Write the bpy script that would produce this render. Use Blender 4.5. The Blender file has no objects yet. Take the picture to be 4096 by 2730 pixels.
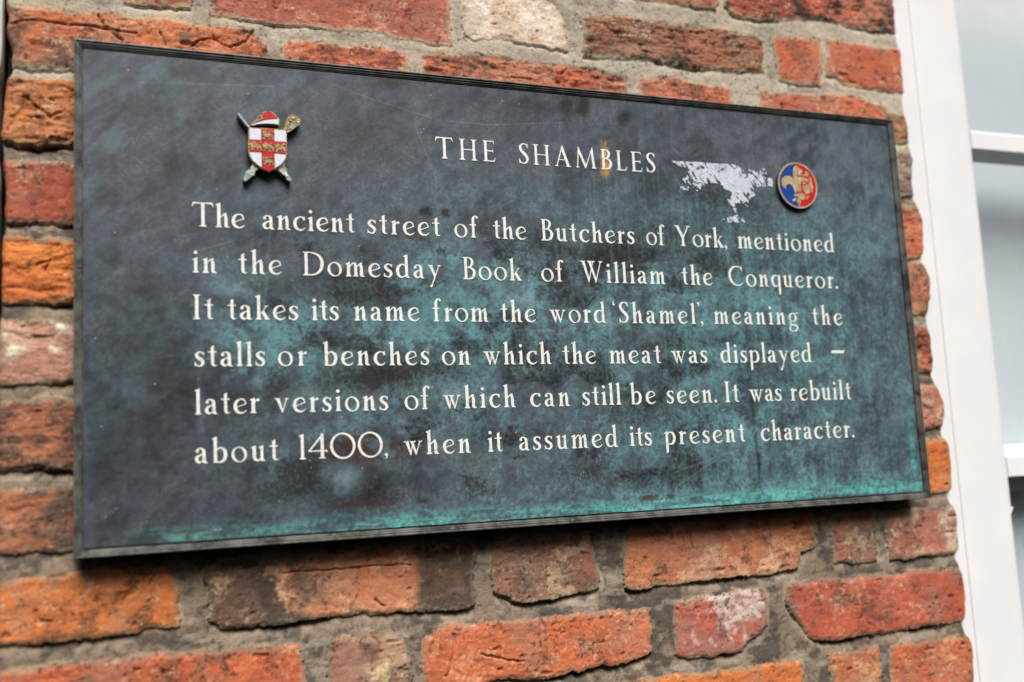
import bpy, bmesh, math, json
import numpy as np
from mathutils import Matrix, Vector

S = bpy.context.scene
COL = S.collection
R = math.radians

# ------------------------------------------------------------------ camera
cam_data = bpy.data.cameras.new("camera")
cam_data.sensor_fit = 'HORIZONTAL'
cam_data.sensor_width = 36.0
cam_data.lens = 4242.459 / 4096 * 36.0
cam_data.clip_start = 0.02
cam_data.clip_end = 200
cam_data.dof.use_dof = True
cam_data.dof.focus_distance = 1.145
cam_data.dof.aperture_fstop = 2.2
cam_data.dof.aperture_blades = 9
cam = bpy.data.objects.new("camera", cam_data)
COL.objects.link(cam)
cam.matrix_world = Matrix(((0.92660357, -0.00042187, -0.37603942, 0.00676199),
                           (-0.37244398, -0.13898661, -0.91758807, -1.03519642),
                           (-0.05187735, 0.99029400, -0.12894261, 0.05000213),
                           (0, 0, 0, 1)))
S.camera = cam

# ------------------------------------------------------------------ sky, sun, exposure
SUN_EL, SUN_AZ = R(49), R(-5)
world = bpy.data.worlds.new("World")
S.world = world
world.use_nodes = True
wn = world.node_tree.nodes
sky = wn.new("ShaderNodeTexSky")
sky.sky_type = 'NISHITA'
sky.sun_disc = False
sky.sun_elevation = SUN_EL
sky.sun_rotation = math.pi + SUN_AZ
sky.air_density = 1.0
sky.dust_density = 6.0
sky.ozone_density = 0.6
wn["Background"].inputs[1].default_value = 0.05
# low sky dimmed, as houses across the lane would, to deepen the plaque's shadow
wtc = wn.new("ShaderNodeTexCoord"); wsep = wn.new("ShaderNodeSeparateXYZ"); wmr = wn.new("ShaderNodeMapRange"); wmul = wn.new("ShaderNodeVectorMath")
wmul.operation = 'SCALE'; wmr.interpolation_type = 'SMOOTHSTEP'
wmr.inputs["From Min"].default_value = 0.05; wmr.inputs["From Max"].default_value = 0.60
wmr.inputs["To Min"].default_value = 0.16; wmr.inputs["To Max"].default_value = 1.15
wl = world.node_tree.links
wl.new(wtc.outputs["Generated"], wsep.inputs[0]); wl.new(wsep.outputs["Z"], wmr.inputs["Value"])
wl.new(sky.outputs[0], wmul.inputs[0]); wl.new(wmr.outputs["Result"], wmul.inputs["Scale"])
wl.new(wmul.outputs[0], wn["Background"].inputs[0])
sun_data = bpy.data.lights.new("sun", 'SUN')
sun_data.energy = 4.8
sun_data.angle = R(36)
sun_data.color = (1.0, 0.985, 0.965)
sun = bpy.data.objects.new("sun", sun_data)
COL.objects.link(sun)
sd = Vector((math.sin(SUN_AZ) * math.cos(SUN_EL), -math.cos(SUN_AZ) * math.cos(SUN_EL), math.sin(SUN_EL)))
sun.rotation_euler = sd.to_track_quat('Z', 'Y').to_euler()
sun.location = sd * 5
S.view_settings.view_transform = 'Standard'
S.view_settings.look = 'None'
S.view_settings.gamma = 1.0
S.view_settings.use_curve_mapping = False
S.view_settings.exposure = -0.10

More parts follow.
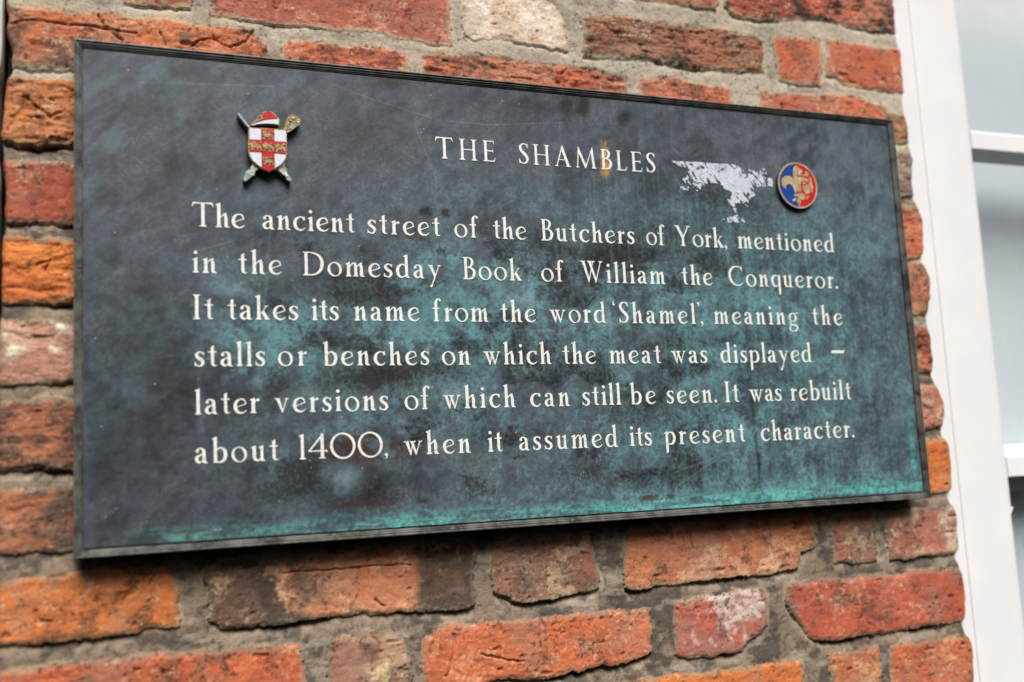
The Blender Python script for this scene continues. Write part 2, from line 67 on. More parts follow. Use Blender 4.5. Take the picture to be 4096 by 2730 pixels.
# ------------------------------------------------------------------ data (millimetres on the wall)
D = json.loads(r'''{"words":[{"b":[0.00113,392.24],"w":[["THE",355.98,424.51],["SHAMBLES",452.37,623.34]]},{"b":[-0.00099,307.81],"w":[["The",105.46,155.23],["ancient",172.66,265.56],["street",278.83,357.38],["of",373.26,400.34],["the",417.11,455.92],["Butchers",473.46,589.46],["of",604.89,629.61],["York,",643.0,712.88],["mentioned",728.49,869.34]]},{"b":[-0.00098,262.3],"w":[["in",105.4,127.96],["the",148.45,190.21],["Domesday",211.22,356.29],["Book",380.36,447.66],["of",471.18,498.26],["William",518.61,625.97],["the",647.64,688.95],["Conqueror.",711.67,869.37]]},{"b":[-0.00128,216.97],"w":[["It",105.31,124.48],["takes",137.4,205.52],["its",219.01,246.2],["name",261.96,330.57],["from",344.81,407.12],["the",420.8,461.56],["word",477.9,546.73],["'Shamel',",555.94,672.69],["meaning",687.35,806.2],["the",826.45,870.82]]},{"b":[-0.00137,171.47],"w":[["stalls",106.2,172.35],["or",184.65,213.02],["benches",229.3,339.22],["on",353.2,384.45],["which",398.98,477.45],["the",490.88,531.01],["meat",548.06,612.99],["was",626.25,674.01],["displayed",691.96,820.66],["-",849.84,870.07]]},{"b":[-0.00151,125.88],"w":[["later",105.82,166.1],["versions",180.06,293.97],["of",311.28,338.15],["which",351.98,433.0],["can",449.97,496.41],["still",511.53,558.98],["be",570.83,602.52],["seen.",616.94,682.77],["It",693.82,713.03],["was",726.88,772.34],["rebuilt",785.29,873.93]]},{"b":[-0.0015,79.86],"w":[["about",105.35,183.02],["1400,",202.81,291.59],["when",308.35,380.18],["it",399.32,415.6],["assumed",434.49,551.48],["its",566.44,594.25],["present",610.27,716.85],["character.",738.74,872.96]]}],"bricks":[["o1",[[-127.81,517.97],[-39.52,526.07],[-12.87,527.1],[2.93,522.35],[28.11,526.99],[56.1,524.9],[70.34,529.52],[99.22,529.82],[126.14,525.26],[156.21,528.79],[171.4,525.66],[186.38,506.86],[188.82,500.29],[183.28,482.03],[118.03,472.86],[-1.53,469.15],[-30.39,466.2],[-124.78,465.21],[-129.6,500.16]]],["o2",[[41.26,566.97],[110.77,576.48],[109.17,546.05],[80.02,542.91],[46.79,543.45]]],["r1",[[128.04,570.67],[131.32,539.9],[187.35,539.06],[250.18,539.0],[304.87,541.12],[326.66,536.74],[389.38,536.23],[389.06,605.6]]],["w",[[409.21,608.3],[409.53,590.4],[404.46,560.05],[410.04,551.82],[419.62,545.51],[452.55,552.82],[480.25,549.33],[531.46,545.86],[531.96,553.58],[529.84,581.04],[519.46,595.2],[502.4,603.82],[490.61,619.19]]],["d",[[554.66,587.14],[557.93,562.68],[553.59,546.73],[554.82,540.7],[586.2,541.24],[647.17,544.84],[678.53,540.46],[719.48,540.79],[807.62,543.77],[809.67,587.88],[800.83,590.55],[746.21,596.18],[702.69,595.96],[683.0,594.6],[641.1,595.37],[610.29,595.46],[569.92,588.67]]],["o3",[[827.53,594.59],[900.06,598.73],[901.96,561.35],[895.56,535.6],[866.43,535.85],[831.86,538.53],[832.16,564.25]]],["o3",[[914.69,600.38],[1106.84,598.49],[1105.82,539.43],[996.64,537.89],[930.53,539.94],[920.09,551.23],[909.35,552.21]]],["d2",[[760.38,658.63],[760.23,628.63],[768.32,615.68],[836.89,618.62],[896.72,626.86],[953.12,623.18],[1103.22,624.41],[1102.8,648.64],[1106.96,695.92]]],["r2",[[610.51,644.82],[749.13,657.11],[745.93,621.53],[713.83,621.14],[664.11,622.33],[608.86,622.27]]],["r3",[[204.41,513.22],[210.07,520.46],[241.58,520.66],[274.26,519.22],[295.82,521.58],[325.75,520.56],[337.47,515.79],[337.77,502.05],[336.3,465.98],[201.1,472.91]]],["rs",[[355.55,516.55],[376.22,524.56],[387.9,523.48],[402.8,525.95],[448.12,527.83],[494.41,523.68],[526.9,524.9],[584.93,523.42],[608.67,518.62],[608.44,501.8],[604.51,471.44],[353.09,458.92]]],["r3",[[630.05,518.84],[656.22,523.61],[677.21,524.39],[698.07,520.68],[730.17,518.92],[753.84,518.89],[757.79,502.06],[754.32,464.67],[625.84,463.92]]],["r3",[[802.06,521.78],[834.63,520.51],[861.88,522.35],[921.66,525.82],[962.12,523.68],[998.43,514.81],[1005.2,501.54],[1000.48,463.26],[794.64,461.32]]],["b",[[959.67,502.9],[1103.47,507.37],[1108.98,486.9],[1106.0,476.94],[1001.33,470.2],[955.42,466.78]]],["p",[[933.36,451.67],[1103.14,454.56],[1108.77,445.27],[1104.38,424.31],[1104.92,402.04],[1017.45,397.67],[927.15,397.76]]],["r3",[[885.1,375.74],[1110.36,378.39],[1115.63,363.28],[1112.84,322.42],[1106.11,313.09],[878.25,313.68]]],["ob",[[916.1,301.87],[1111.02,302.11],[1118.19,288.83],[1114.16,255.22],[1105.27,235.78],[908.63,237.08]]],["d2",[[867.66,217.64],[1104.17,217.87],[1107.98,205.32],[1107.43,178.94],[1099.82,162.6],[1011.96,159.52],[861.43,161.14]]],["rp",[[897.48,140.3],[1108.7,141.24],[1116.77,123.14],[1117.08,103.59],[1109.97,88.22],[1010.74,86.85],[891.38,87.39]]],["o",[[851.25,68.76],[1115.96,70.57],[1120.16,61.37],[1119.94,25.99],[1116.71,8.55],[1014.4,5.47],[844.59,8.39]]],["os",[[-130.66,448.99],[-30.33,453.67],[-1.5,454.7],[46.4,456.75],[46.1,391.6],[-1.41,391.44],[-22.16,391.42],[-130.15,391.31],[-133.37,394.0],[-130.86,423.08]]],["r4",[[-131.07,375.43],[-49.31,370.15],[-1.38,370.82],[46.02,373.9],[45.76,316.3],[-1.31,315.47],[-42.49,312.45],[-125.25,314.29],[-129.68,338.07]]],["os",[[-132.46,296.1],[-46.63,295.98],[-1.28,294.76],[45.67,296.46],[45.41,238.75],[-1.19,238.06],[-130.88,237.17]]],["pk",[[-132.77,217.31],[-46.07,218.6],[-31.29,222.25],[-1.16,212.99],[45.29,213.24],[45.07,165.1],[-1.09,164.5],[-37.29,161.49],[-132.24,160.7]]],["rb",[[-136.2,144.77],[-41.36,143.1],[-20.31,144.97],[-1.06,143.41],[44.97,143.63],[44.7,82.28],[-0.97,82.42],[-36.8,82.4],[-135.56,80.32]]],["rb",[[-137.42000000000002,63.64],[-49.06,62.68],[-0.94,63.6],[44.6,61.27],[44.35,5.81],[-0.86,6.79],[-40.46,8.55],[-136.9,11.57]]],["o",[[-142.57,-19.69],[-60.56,-19.18],[-24.24,-15.58],[26.03,-15.61],[78.54,-16.34],[86.3,-27.38],[90.23,-39.27],[89.91,-69.14],[64.76,-70.76],[19.73,-71.19],[-11.59,-72.87],[-60.08,-71.11],[-142.0,-71.59]]],["mx",[[118.26,-22.99],[158.05,-23.8],[231.46,-16.17],[319.51,-12.63],[387.8,-12.31],[386.89,-47.08],[384.53,-77.59],[359.73,-79.12],[316.9,-76.41],[277.76,-76.47],[229.71,-75.57],[180.81,-76.84],[133.62,-76.9],[122.22,-67.66],[122.5,-49.07]]],["pr",[[414.14,-20.67],[435.98,-14.34],[525.26,-12.37],[528.76,-50.48],[531.74,-73.59],[502.87,-75.1],[458.22,-80.38],[432.45,-76.77],[414.47,-67.42],[409.94,-46.35]]],["om",[[574.96,-12.92],[633.02,-11.11],[734.77,-7.46],[820.59,-8.22],[826.07,-32.37],[824.47,-47.09],[803.22,-51.47],[797.73,-69.23],[756.28,-74.09],[694.1,-74.77],[627.75,-74.89],[592.11,-78.75],[567.17,-75.26],[565.06,-61.5]]],["pr",[[853.07,-16.17],[910.59,-12.05],[915.55,-35.27],[915.02,-71.69],[880.39,-73.56],[854.65,-68.6],[851.19,-43.01]]],["rp",[[941.2,-16.95],[997.33,-15.62],[1120.7,-17.17],[1117.26,-72.3],[989.86,-72.73],[938.32,-71.94],[933.74,-45.65]]],["or",[[-141.73000000000002,-96.2],[-59.84,-96.49],[-11.11,-95.49],[38.71,-96.59],[103.54,-99.14],[144.89,-97.81],[202.0,-99.6],[205.22,-116.06],[206.4,-163.26],[-141.15,-149.15]]],["pp",[[236.44,-100.32],[254.1,-97.31],[295.12,-96.58],[309.04,-107.84],[314.78,-128.14],[312.98,-171.91],[231.97,-166.5],[234.62,-119.3]]],["ob2",[[331.51,-107.69],[356.26,-95.17],[388.96,-99.64],[393.33,-95.74],[425.41,-100.65],[442.69,-98.45],[486.36,-100.02],[540.64,-99.3],[590.28,-102.31],[593.35,-123.77],[591.67,-145.21],[570.64,-153.68],[506.4,-157.1],[453.44,-160.11],[399.97,-155.19],[388.71,-158.9],[329.39,-156.82],[329.23,-129.73]]],["pv",[[627.33,-99.7],[658.78,-95.61],[706.03,-92.75],[746.51,-94.83],[748.15,-113.55],[745.16,-133.19],[719.35,-150.35],[713.49,-158.14],[673.03,-159.37],[640.24,-158.56],[624.66,-151.43]]],["rd",[[779.25,-91.88],[826.24,-91.46],[897.13,-92.88],[979.32,-91.96],[1015.53,-93.31],[1117.49,-100.55],[1120.58,-132.02],[1117.36,-155.0],[1015.13,-156.52],[959.0,-157.11],[881.63,-159.8],[822.43,-159.58],[808.57,-153.83],[789.67,-128.91],[775.57,-110.32]]],["o",[[525.81,-180.26],[619.36,-176.6],[684.49,-179.94],[739.03,-177.72],[787.98,-178.88],[791.92,-192.14],[790.67,-237.3],[522.39,-229.21]]],["ob",[[831.34,-177.87],[868.31,-177.48],[904.39,-175.43],[904.27,-207.83],[900.88,-251.26],[831.41,-242.46],[834.37,-199.84]]],["or",[[925.22,-177.63],[976.22,-176.96],[1119.27,-176.82],[1124.27,-194.29],[1121.57,-230.79],[1116.05,-269.66],[914.79,-261.78]]]],"re":[[1034.75,692.01],[1033.77,670.28],[1032.8,648.64],[1033.22,624.41],[1032.22,616.46],[1036.84,598.49],[1035.82,539.43],[1033.37,533.59],[1031.98,522.61],[1034.32,503.95],[1037.94,485.43],[1036.0,476.94],[1036.26,458.93],[1038.77,445.27],[1034.38,424.31],[1034.92,402.04],[1035.07,390.08],[1042.07,378.47],[1045.63,363.28],[1043.28,325.82],[1037.81,313.14],[1038.07,305.4],[1043.56,298.82],[1048.17,285.47],[1045.03,258.58],[1035.94,234.46],[1035.96,221.86],[1037.98,205.32],[1037.43,178.94],[1034.83,162.55],[1035.2,152.73],[1040.8,141.21],[1048.03,123.11],[1047.49,103.58],[1040.21,86.92],[1041.7,76.2],[1048.62,68.54],[1050.56,58.13],[1049.94,25.99],[1047.13,8.53],[1039.22,2.57],[1040.82,-7.06],[1049.05,-17.07],[1050.86,-25.12],[1046.78,-69.75],[1041.8,-75.67],[1047.53,-88.33],[1050.79,-100.81],[1050.93,-129.56],[1047.58,-153.47],[1043.86,-159.3],[1044.39,-173.24],[1051.29,-180.11],[1054.78,-190.65],[1051.61,-230.49],[1048.98,-254.86]],"le":[[-61.94,545.24],[-61.16,530.17],[-59.3,515.27],[-59.6,500.16],[-55.55,480.59],[-55.42,465.14],[-56.85,455.55],[-59.79,447.09],[-60.86,423.08],[-63.79,393.96],[-61.71,375.39],[-59.61,353.98],[-59.47,314.1],[-61.83,296.13],[-62.15,261.81],[-62.34,237.15],[-63.6,217.3],[-66.44,168.79],[-69.05,123.25],[-70.38,56.01],[-72.68,-9.88],[-75.68,-95.75]],"coat":{"shield":[[159.32,407.43],[171.49,407.58],[183.88,407.74],[196.68,407.71],[196.7,395.4],[196.44,382.62],[194.88,376.55],[191.07,371.27],[184.22,366.09],[177.97,362.8],[171.43,365.93],[165.69,369.63],[161.71,373.75],[159.47,378.46],[158.36,384.0],[158.88,395.3]],"q0":[[160.23,406.22],[171.12,406.38],[171.24,395.06],[160.01,394.92]],"q1":[[184.68,406.36],[195.81,406.46],[195.85,394.87],[184.52,394.85]],"q2":[[159.9,381.78],[171.27,381.93],[171.22,367.29],[167.04,369.96],[163.04,373.44],[160.83,377.57]],"q3":[[184.12,381.74],[195.42,381.66],[193.95,376.58],[190.2,371.74],[184.31,367.43]],"cross":[[171.89,406.6],[184.02,406.74],[184.0,394.54],[195.84,394.38],[195.44,382.25],[183.87,382.1],[183.67,366.47],[177.9,363.59],[171.66,366.51],[171.64,382.33],[159.86,382.31],[159.99,394.22],[171.54,394.54]],"cap":[[161.3,409.47],[163.66,412.9],[166.79,415.59],[169.97,420.73],[173.13,424.25],[177.55,425.71],[182.46,425.42],[185.78,423.14],[187.54,420.18],[190.26,418.77],[189.57,411.46],[187.6,411.68],[183.46,412.33],[177.25,412.05],[172.08,411.25],[166.93,410.14],[162.56,408.93]],"capred":[[163.8,411.63],[167.98,415.75],[171.69,421.21],[174.83,423.91],[179.5,424.74],[183.1,423.8],[185.13,421.51],[186.63,419.19],[187.65,418.34],[181.41,417.67],[175.19,416.34],[170.01,414.56],[165.86,412.34]],"brim":[[161.99,410.19],[165.85,411.63],[171.02,414.0],[176.2,415.72],[182.43,416.94],[188.94,417.91],[188.45,412.25],[182.34,412.69],[174.58,412.23],[167.88,410.99],[163.25,409.43]],"caplion":[[163.21,411.65],[165.3,414.25],[166.85,414.91],[169.23,418.35],[172.12,421.57],[173.74,420.35],[172.68,418.91],[173.57,417.09],[169.91,414.08],[168.9,414.81],[166.8,412.48]],"blade":[[149.45,421.95],[150.97,422.08],[152.85,418.78],[160.86,408.9],[159.97,407.48],[158.56,408.45],[150.71,418.6],[149.52,420.34]],"bladewhite":[[150.08,420.96],[150.98,420.72],[160.13,409.21],[159.5,408.35]],"hilt":[[193.92,375.32],[195.2,374.32],[194.32,370.48],[197.1,366.86],[196.29,365.73],[197.75,361.49],[200.57,359.23],[200.87,356.81],[198.91,355.62],[196.08,357.07],[194.86,360.24],[191.03,363.24],[188.25,366.31],[183.83,365.6],[185.44,368.02],[190.18,371.29]],"g0":[[185.34,367.32],[187.69,368.28],[188.19,367.5],[185.84,366.44]],"g1":[[188.23,369.12],[190.86,370.64],[191.36,369.87],[188.72,368.08]],"g2":[[191.67,371.78],[193.54,374.06],[194.04,373.28],[192.17,371.0]],"g3":[[193.03,363.76],[195.65,364.46],[197.39,360.78],[195.53,359.59]],"mace":[[193.15,408.73],[196.48,416.38],[198.71,422.04],[201.95,425.06],[206.69,424.63],[210.32,421.9],[211.56,418.7],[210.15,415.28],[207.96,412.63],[202.59,408.64],[198.31,405.58],[197.01,406.02],[196.8,408.19]],"m0":[[202.4,421.63],[203.37,422.53],[204.42,422.07],[204.11,420.56],[203.06,420.58]],"m1":[[207.37,417.64],[208.29,418.65],[209.59,417.93],[209.29,416.42],[207.97,416.59]],"mband":[[198.42,419.99],[199.08,421.25],[208.38,414.04],[207.71,412.62]],"mpat":[[201.57,414.39],[203.2,416.17],[207.6,412.95],[202.49,408.98],[200.95,410.51]],"maceb":[[163.45,372.24],[170.0,367.84],[168.44,366.4],[165.84,364.36],[164.78,362.15],[164.21,359.45],[162.16,358.79],[159.05,355.4],[155.46,353.06],[154.07,354.04],[154.27,356.71],[156.14,362.15],[158.22,364.95],[160.27,365.61],[161.86,368.92]]},"lions":[[[172.3,403.51],[173.34,404.11],[174.09,403.11],[174.9,405.03],[175.91,404.31],[176.96,404.93],[177.7,403.39],[178.72,403.21],[179.79,404.62],[181.35,405.27],[183.14,404.61],[183.37,403.3],[182.1,404.0],[180.8,403.63],[180.51,402.55],[182.31,402.16],[183.07,401.15],[182.77,399.54],[183.15,397.97],[183.47,396.14],[182.17,395.78],[181.93,396.82],[181.47,398.91],[179.91,398.53],[179.61,396.65],[180.11,395.89],[178.05,395.84],[178.06,396.43],[178.84,397.02],[178.11,398.66],[176.03,397.97],[174.72,396.81],[174.44,395.74],[172.14,395.83],[173.18,396.8],[173.72,397.8],[172.46,398.76],[173.0,400.39],[172.26,401.39]],[[160.51,391.32],[161.54,391.92],[162.28,390.92],[163.08,392.82],[164.09,392.11],[165.12,392.71],[165.85,391.18],[166.87,390.99],[167.92,392.39],[169.47,393.03],[171.24,392.37],[171.47,391.07],[170.21,391.77],[168.92,391.41],[168.64,390.33],[170.43,389.94],[171.17,388.94],[170.88,387.33],[171.26,385.78],[171.58,383.96],[170.29,383.61],[170.06,384.64],[169.59,386.72],[168.05,386.34],[167.76,384.48],[168.25,383.73],[166.21,383.69],[166.22,384.27],[167.0,384.85],[166.27,386.48],[164.22,385.81],[162.92,384.66],[162.65,383.6],[160.36,383.7],[161.4,384.66],[161.92,385.64],[160.67,386.6],[161.21,388.22],[160.47,389.21]],[[172.4,391.27],[173.44,391.88],[174.19,390.88],[175.0,392.78],[176.01,392.07],[177.05,392.67],[177.79,391.14],[178.81,390.95],[179.87,392.35],[181.44,392.99],[183.23,392.33],[183.46,391.02],[182.18,391.72],[180.88,391.36],[180.6,390.28],[182.4,389.89],[183.15,388.88],[182.86,387.27],[183.23,385.71],[183.55,383.88],[182.25,383.53],[182.02,384.57],[181.55,386.65],[180.0,386.28],[179.7,384.41],[180.2,383.65],[178.14,383.61],[178.15,384.19],[178.93,384.78],[178.2,386.41],[176.13,385.74],[174.82,384.59],[174.54,383.52],[172.24,383.62],[173.28,384.59],[173.82,385.57],[172.56,386.54],[173.1,388.16],[172.36,389.16]],[[184.08,391.04],[185.12,391.65],[185.88,390.64],[186.7,392.56],[187.72,391.84],[188.77,392.45],[189.51,390.91],[190.54,390.72],[191.62,392.12],[193.19,392.77],[195.0,392.1],[195.23,390.79],[193.94,391.49],[192.63,391.13],[192.35,390.05],[194.16,389.65],[194.91,388.64],[194.61,387.03],[194.99,385.46],[195.31,383.62],[194.0,383.27],[193.77,384.31],[193.3,386.4],[191.73,386.03],[191.43,384.15],[191.93,383.39],[189.85,383.35],[189.87,383.93],[190.66,384.52],[189.92,386.16],[187.83,385.49],[186.51,384.33],[186.22,383.26],[183.9,383.36],[184.96,384.33],[185.5,385.32],[184.23,386.29],[184.78,387.92],[184.03,388.92]],[[172.3,377.03],[173.34,377.62],[174.09,376.62],[174.89,378.52],[175.9,377.8],[176.94,378.39],[177.68,376.86],[178.7,376.67],[179.76,378.06],[181.32,378.69],[183.11,378.02],[183.34,376.72],[182.07,377.42],[180.77,377.07],[180.49,376.0],[182.28,375.59],[183.03,374.59],[182.74,372.99],[183.12,371.43],[183.43,369.61],[182.14,369.26],[181.91,370.3],[181.44,372.37],[179.89,372.01],[179.59,370.15],[180.08,369.39],[178.03,369.36],[178.04,369.94],[178.82,370.52],[178.09,372.15],[176.02,371.49],[174.72,370.35],[174.44,369.29],[172.14,369.4],[173.18,370.36],[173.72,371.34],[172.46,372.31],[173.0,373.92],[172.26,374.92]]],"gold":[[[818.54,413.26],[815.94,411.16],[814.02,409.1],[812.66,404.18],[812.67,398.88],[813.78,393.16],[815.16,387.46],[816.21,381.26],[819.07,378.78],[819.47,385.3],[819.38,392.53],[819.29,399.76],[819.19,407.01]],[[816.36,378.39],[812.81,378.43],[812.1,382.48],[810.51,386.23],[807.92,388.49],[804.57,388.78],[801.6,387.16],[800.22,384.69],[800.79,382.09],[798.35,382.91],[795.81,385.4],[794.51,389.15],[794.91,393.01],[797.5,396.52],[801.66,398.69],[806.19,398.97],[810.53,397.3],[813.64,394.6],[815.2,388.91],[815.51,382.67]],[[811.49,376.68],[817.44,376.76],[818.34,373.45],[811.47,373.8]],[[808.14,368.84],[813.52,371.75],[814.89,371.34],[813.19,368.62],[811.34,367.08],[808.25,367.17]],[[818.02,378.0],[819.28,378.07],[819.62,373.27],[819.79,369.44],[820.96,367.1],[819.56,364.63],[818.4,361.69],[818.62,360.02],[816.83,360.17],[817.52,364.04],[815.16,365.84],[815.13,368.24],[817.48,371.72]],[[819.88,411.9],[821.56,410.55],[822.18,408.41],[824.5,408.8],[826.31,406.97],[826.05,404.53],[823.65,403.42],[822.59,401.41],[830.34,401.89],[831.64,403.43],[830.13,405.27],[831.93,406.11],[835.73,404.16],[835.52,402.21],[833.74,398.94],[830.21,400.67],[825.09,400.84],[819.88,400.04],[819.8,404.63]],[[820.17,397.88],[824.86,398.65],[831.02,397.57],[834.79,395.37],[835.06,392.48],[831.7,393.25],[827.78,393.99],[824.29,393.3],[822.89,390.8],[822.66,385.96],[823.11,382.13],[821.76,380.13],[819.95,379.06],[819.73,382.9],[820.03,390.63]],[[836.02,398.84],[838.1,399.45],[839.81,396.64],[839.67,392.75],[840.73,386.5],[839.52,380.62],[837.58,378.58],[837.42,382.44],[837.21,385.82],[835.42,390.56],[837.0,394.53]],[[825.73,388.07],[830.04,388.31],[834.22,390.0],[836.05,385.75],[836.11,380.92],[832.87,377.36],[828.85,377.14],[826.34,380.38]],[[824.89,390.92],[827.6,392.28],[830.97,391.75],[831.45,390.81],[828.44,389.43],[824.74,389.46]],[[819.98,376.66],[823.9,378.8],[827.65,376.59],[827.86,373.23],[825.21,369.72],[821.78,369.54],[819.76,371.84]],[[829.68,374.29],[833.83,375.72],[832.35,372.5],[829.82,370.2],[828.75,370.87]]],"stick":[[[646.79,408.44],[673.11,408.94],[692.77,409.3],[709.78,409.16],[715.49,409.21],[734.97,409.85],[737.67,407.81],[742.36,403.68],[748.76,402.18],[755.68,405.79],[762.69,402.41],[775.0,407.65],[777.54,403.33],[775.29,395.53],[774.78,390.4],[778.93,387.45],[787.74,386.36],[777.28,385.77],[762.43,384.6],[759.36,383.16],[757.09,382.4],[759.84,373.06],[753.17,372.08],[747.75,368.64],[746.9,359.79],[742.04,362.06],[735.63,362.99],[729.06,362.03],[727.99,358.23],[724.39,358.05],[718.62,365.24],[720.17,366.57],[724.54,367.43],[725.3,375.6],[721.93,377.92],[715.58,378.82],[711.63,382.34],[708.39,385.9],[701.92,384.9],[697.71,385.28],[693.4,384.41],[690.08,378.63],[686.82,381.55],[684.12,382.63],[680.01,375.59],[678.12,373.94],[675.1,375.32],[672.09,380.71],[664.04,383.94],[657.31,386.01],[664.88,393.86],[670.89,399.18],[671.04,401.05],[661.54,403.54],[653.32,404.24]],[[655.2,377.28],[664.42,380.27],[666.3,377.91],[663.95,374.7],[656.38,374.9]],[[726.32,355.65],[730.61,355.55],[731.79,352.79],[729.59,344.58],[731.22,339.05],[716.87,338.42],[716.61,343.37],[726.16,346.29],[727.35,351.33]],[[731.69,344.05],[739.65,344.41],[740.98,339.47],[733.56,341.02]],[[776.63,386.69],[782.26,398.51],[784.73,393.54],[787.74,386.36]]],"dark":[[271.22,240.85,58.2,12.9,1],[299.71,163.89,58.9,12.8,1],[242.84,154.49,51.2,12.5,0.5],[566.69,297.15,58.3,14.4,0.9],[613.55,197.54,49.3,20.0,0.8],[341.51,332.78,7.7,4.6,1.6],[370.14,334.14,5.1,3.3,1.5],[259.61,49.95,48.6,26.8,0.9],[531.15,467.01,7.0,14.8,1.3],[510.72,465.22,11.0,13.2,0.9],[581.52,456.44,7.2,9.0,1],[653.83,55.03,39.7,16.7,0.7],[515.71,55.63,33.3,13.4,0.7],[361.68,171.07,33.2,10.4,0.5],[674.91,297.7,51.8,17.9,0.45],[578.7,119.02,41.4,30.4,0.6],[57.39,199.41,35.8,46.9,0.35],[88.06,140.19,45.6,35.1,0.35],[308.87,472.29,27.6,11.1,0.7],[404.13,464.39,26.4,11.4,0.5],[475.04,459.2,27.7,8.7,0.6],[269.17,411.75,42.9,24.1,0.4],[105.54,463.01,21.5,6.4,0.5],[119.35,430.96,14.4,12.8,0.4],[88.02,357.94,13.9,12.4,0.4],[85.84,370.26,11.6,10.0,0.4],[233.35,258.09,30.7,7.7,0.4],[413.49,96.72,48.6,10.4,0.5],[496.65,175.46,18.1,21.8,0.4],[643.47,323.29,85.8,17.8,0.5],[765.81,337.41,43.8,37.0,0.35],[697.93,364.79,52.9,18.3,0.6],[32.99,95.5,43.5,27.2,0.5]],"light":[[244.95,61.69,18.8,14.1,1],[601.1,203.23,19.4,8.5,0.8],[447.53,243.7,28.1,15.0,0.8],[363.59,141.83,16.5,9.1,0.75],[212.7,145.03,11.1,6.9,0.6],[548.97,225.58,8.8,12.7,0.7],[481.04,117.32,10.3,6.7,0.5],[142.58,248.63,19.1,9.9,0.5],[605.75,431.4,8.3,9.0,0.4],[276.26,311.27,15.8,7.9,0.3],[167.01,159.22,6.0,8.5,0.5],[638.3,83.73,4.6,6.2,0.8],[660.09,70.26,3.9,5.6,0.7]],"red":[[271.09,88.94,49.2,17.8,1],[292.09,32.94,68.3,2.7,1],[251.56,34.25,17.6,2.2,0.8],[593.2,21.98,30.1,3.5,1],[113.14,70.23,3.2,7.0,0.7]],"teal":[[201.96,204.66,83.6,39.7,0.9],[147.46,256.15,38.6,22.2,0.6],[379.05,245.27,122.2,50.6,0.6],[322.56,205.09,82.6,31.1,0.7],[434.2,213.6,120.2,45.8,0.7],[332.99,135.18,140.1,51.0,0.6],[539.84,228.3,112.4,55.9,0.5],[747.99,156.13,165.4,116.2,0.55],[560.83,89.15,197.4,70.5,0.5],[426.95,345.16,153.4,33.3,0.45],[644.21,332.22,139.7,44.4,0.3],[877.58,342.18,78.8,125.9,0.3],[366.76,279.87,85.9,26.8,0.5],[158.05,187.35,60.8,36.5,0.5],[216.06,88.55,75.4,36.3,0.35],[29.01,211.07,26.2,92.6,0.3],[704.34,244.89,143.7,73.6,0.5]],"streak":[[[[118.5,337.23],[115.87,317.14],[114.5,284.89],[114.92,248.08],[111.07,168.3],[112.18,116.02],[113.64,57.39],[113.9,43.45]],11,"b",0.8],[[[179.98,312.42],[176.7,274.38],[173.45,236.78],[170.35,204.54],[170.77,167.72]],4,"t",0.6],[[[157.65,352.0],[158.57,336.8]],5,"t",0.5],[[[298.95,317.5],[293.07,161.41],[291.17,110.79]],4,"b",0.3],[[[725.42,341.78],[731.13,290.4],[731.01,215.46],[731.22,127.03],[733.14,40.11],[732.98,-14.09]],13,"k",0.55],[[[730.1,115.39],[732.83,54.5],[730.68,-2.59]],6,"k",1.0],[[[940.54,446.35],[942.62,397.12],[947.11,335.41]],6,"t",0.8],[[[829.24,473.73],[830.17,428.86]],9,"t",0.5],[[[802.9,345.23],[808.9,261.83]],12,"t",0.3],[[[976.24,153.48],[970.08,13.7]],5,"T",0.9]],"scr":[[[244.63,464.77],[291.85,451.51],[359.92,435.31],[417.13,434.33],[517.2,445.26]],[[334.52,427.72],[355.54,368.84],[355.52,349.75]],[[357.71,355.31],[368.02,366.84]],[[589.38,217.42],[477.75,207.01],[433.87,207.65]],[[444.39,40.52],[471.47,105.51]],[[404.15,27.14],[415.74,86.18]],[[620.77,48.13],[705.23,69.96],[727.87,92.21]],[[517.3,-8.44],[599.49,21.64],[680.97,62.36]],[[316.26,181.75],[299.81,166.45]],[[648.53,425.47],[664.28,411.39],[681.99,418.69]],[[503.06,45.52],[514.53,82.6]],[[88.5,182.78],[75.01,180.47]],[[58.95,448.27],[188.18,456.73]],[[112.63,284.83],[148.18,296.02]]],"smear":[[557.75,402.81,8.3,22.9,1]],"cracks":[[[-59.02,507.76],[-37.24,512.38],[-15.07,513.51],[7.47,513.62],[30.38,511.92],[56.01,509.68]],[[128.65,527.44],[132.15,513.05],[118.54,510.71],[108.62,501.07]],[[132.15,513.05],[148.24,504.87],[163.53,513.87],[172.68,525.81]],[[21.19,525.1],[28.08,512.95],[44.27,501.82]],[[79.77,513.73],[84.44,501.06]],[[525.71,516.26],[527.31,501.23],[528.01,492.2]],[[532.47,521.51],[525.51,513.2]],[[189.17,-28.67],[231.03,-30.8],[281.99,-30.64],[318.76,-31.0]],[[264.91,-32.27],[262.9,-61.62]],[[353.73,-149.82],[363.32,-118.48],[362.56,-105.85]],[[393.0,-129.19],[417.74,-136.95],[437.33,-141.65]],[[651.97,-20.8],[653.59,-40.63]],[[44.13,-42.07],[46.33,-38.86],[52.89,-38.3]],[[280.81,-63.22],[290.92,-70.3]],[[-41.12,432.22],[-21.38,416.53],[-8.15,425.14]],[[-31.56,272.1],[-20.83,277.2],[-25.09,265.1]]],"post":[[-62.72,599.51],[-62.04,524.1],[-62.07,479.49],[-62.96,460.95],[-65.81,449.65],[-65.53,377.1],[-63.93,362.85],[-63.59,348.56],[-64.24,329.53],[-65.45,282.43],[-65.36,190.08],[-64.91,-95.09]]}''')
DP, BY = 0.004, 0.033           # plate face, brick face (metres behind the frame's front)

# ------------------------------------------------------------------ helpers
def lin(c):
    c = np.asarray(c, float) / 255.0
    return np.where(c <= 0.04045, c / 12.92, ((c + 0.055) / 1.055) ** 2.4)

def sstep(a, b, x):
    t = np.clip((x - a) / (b - a), 0, 1)
    return t * t * (3 - 2 * t)

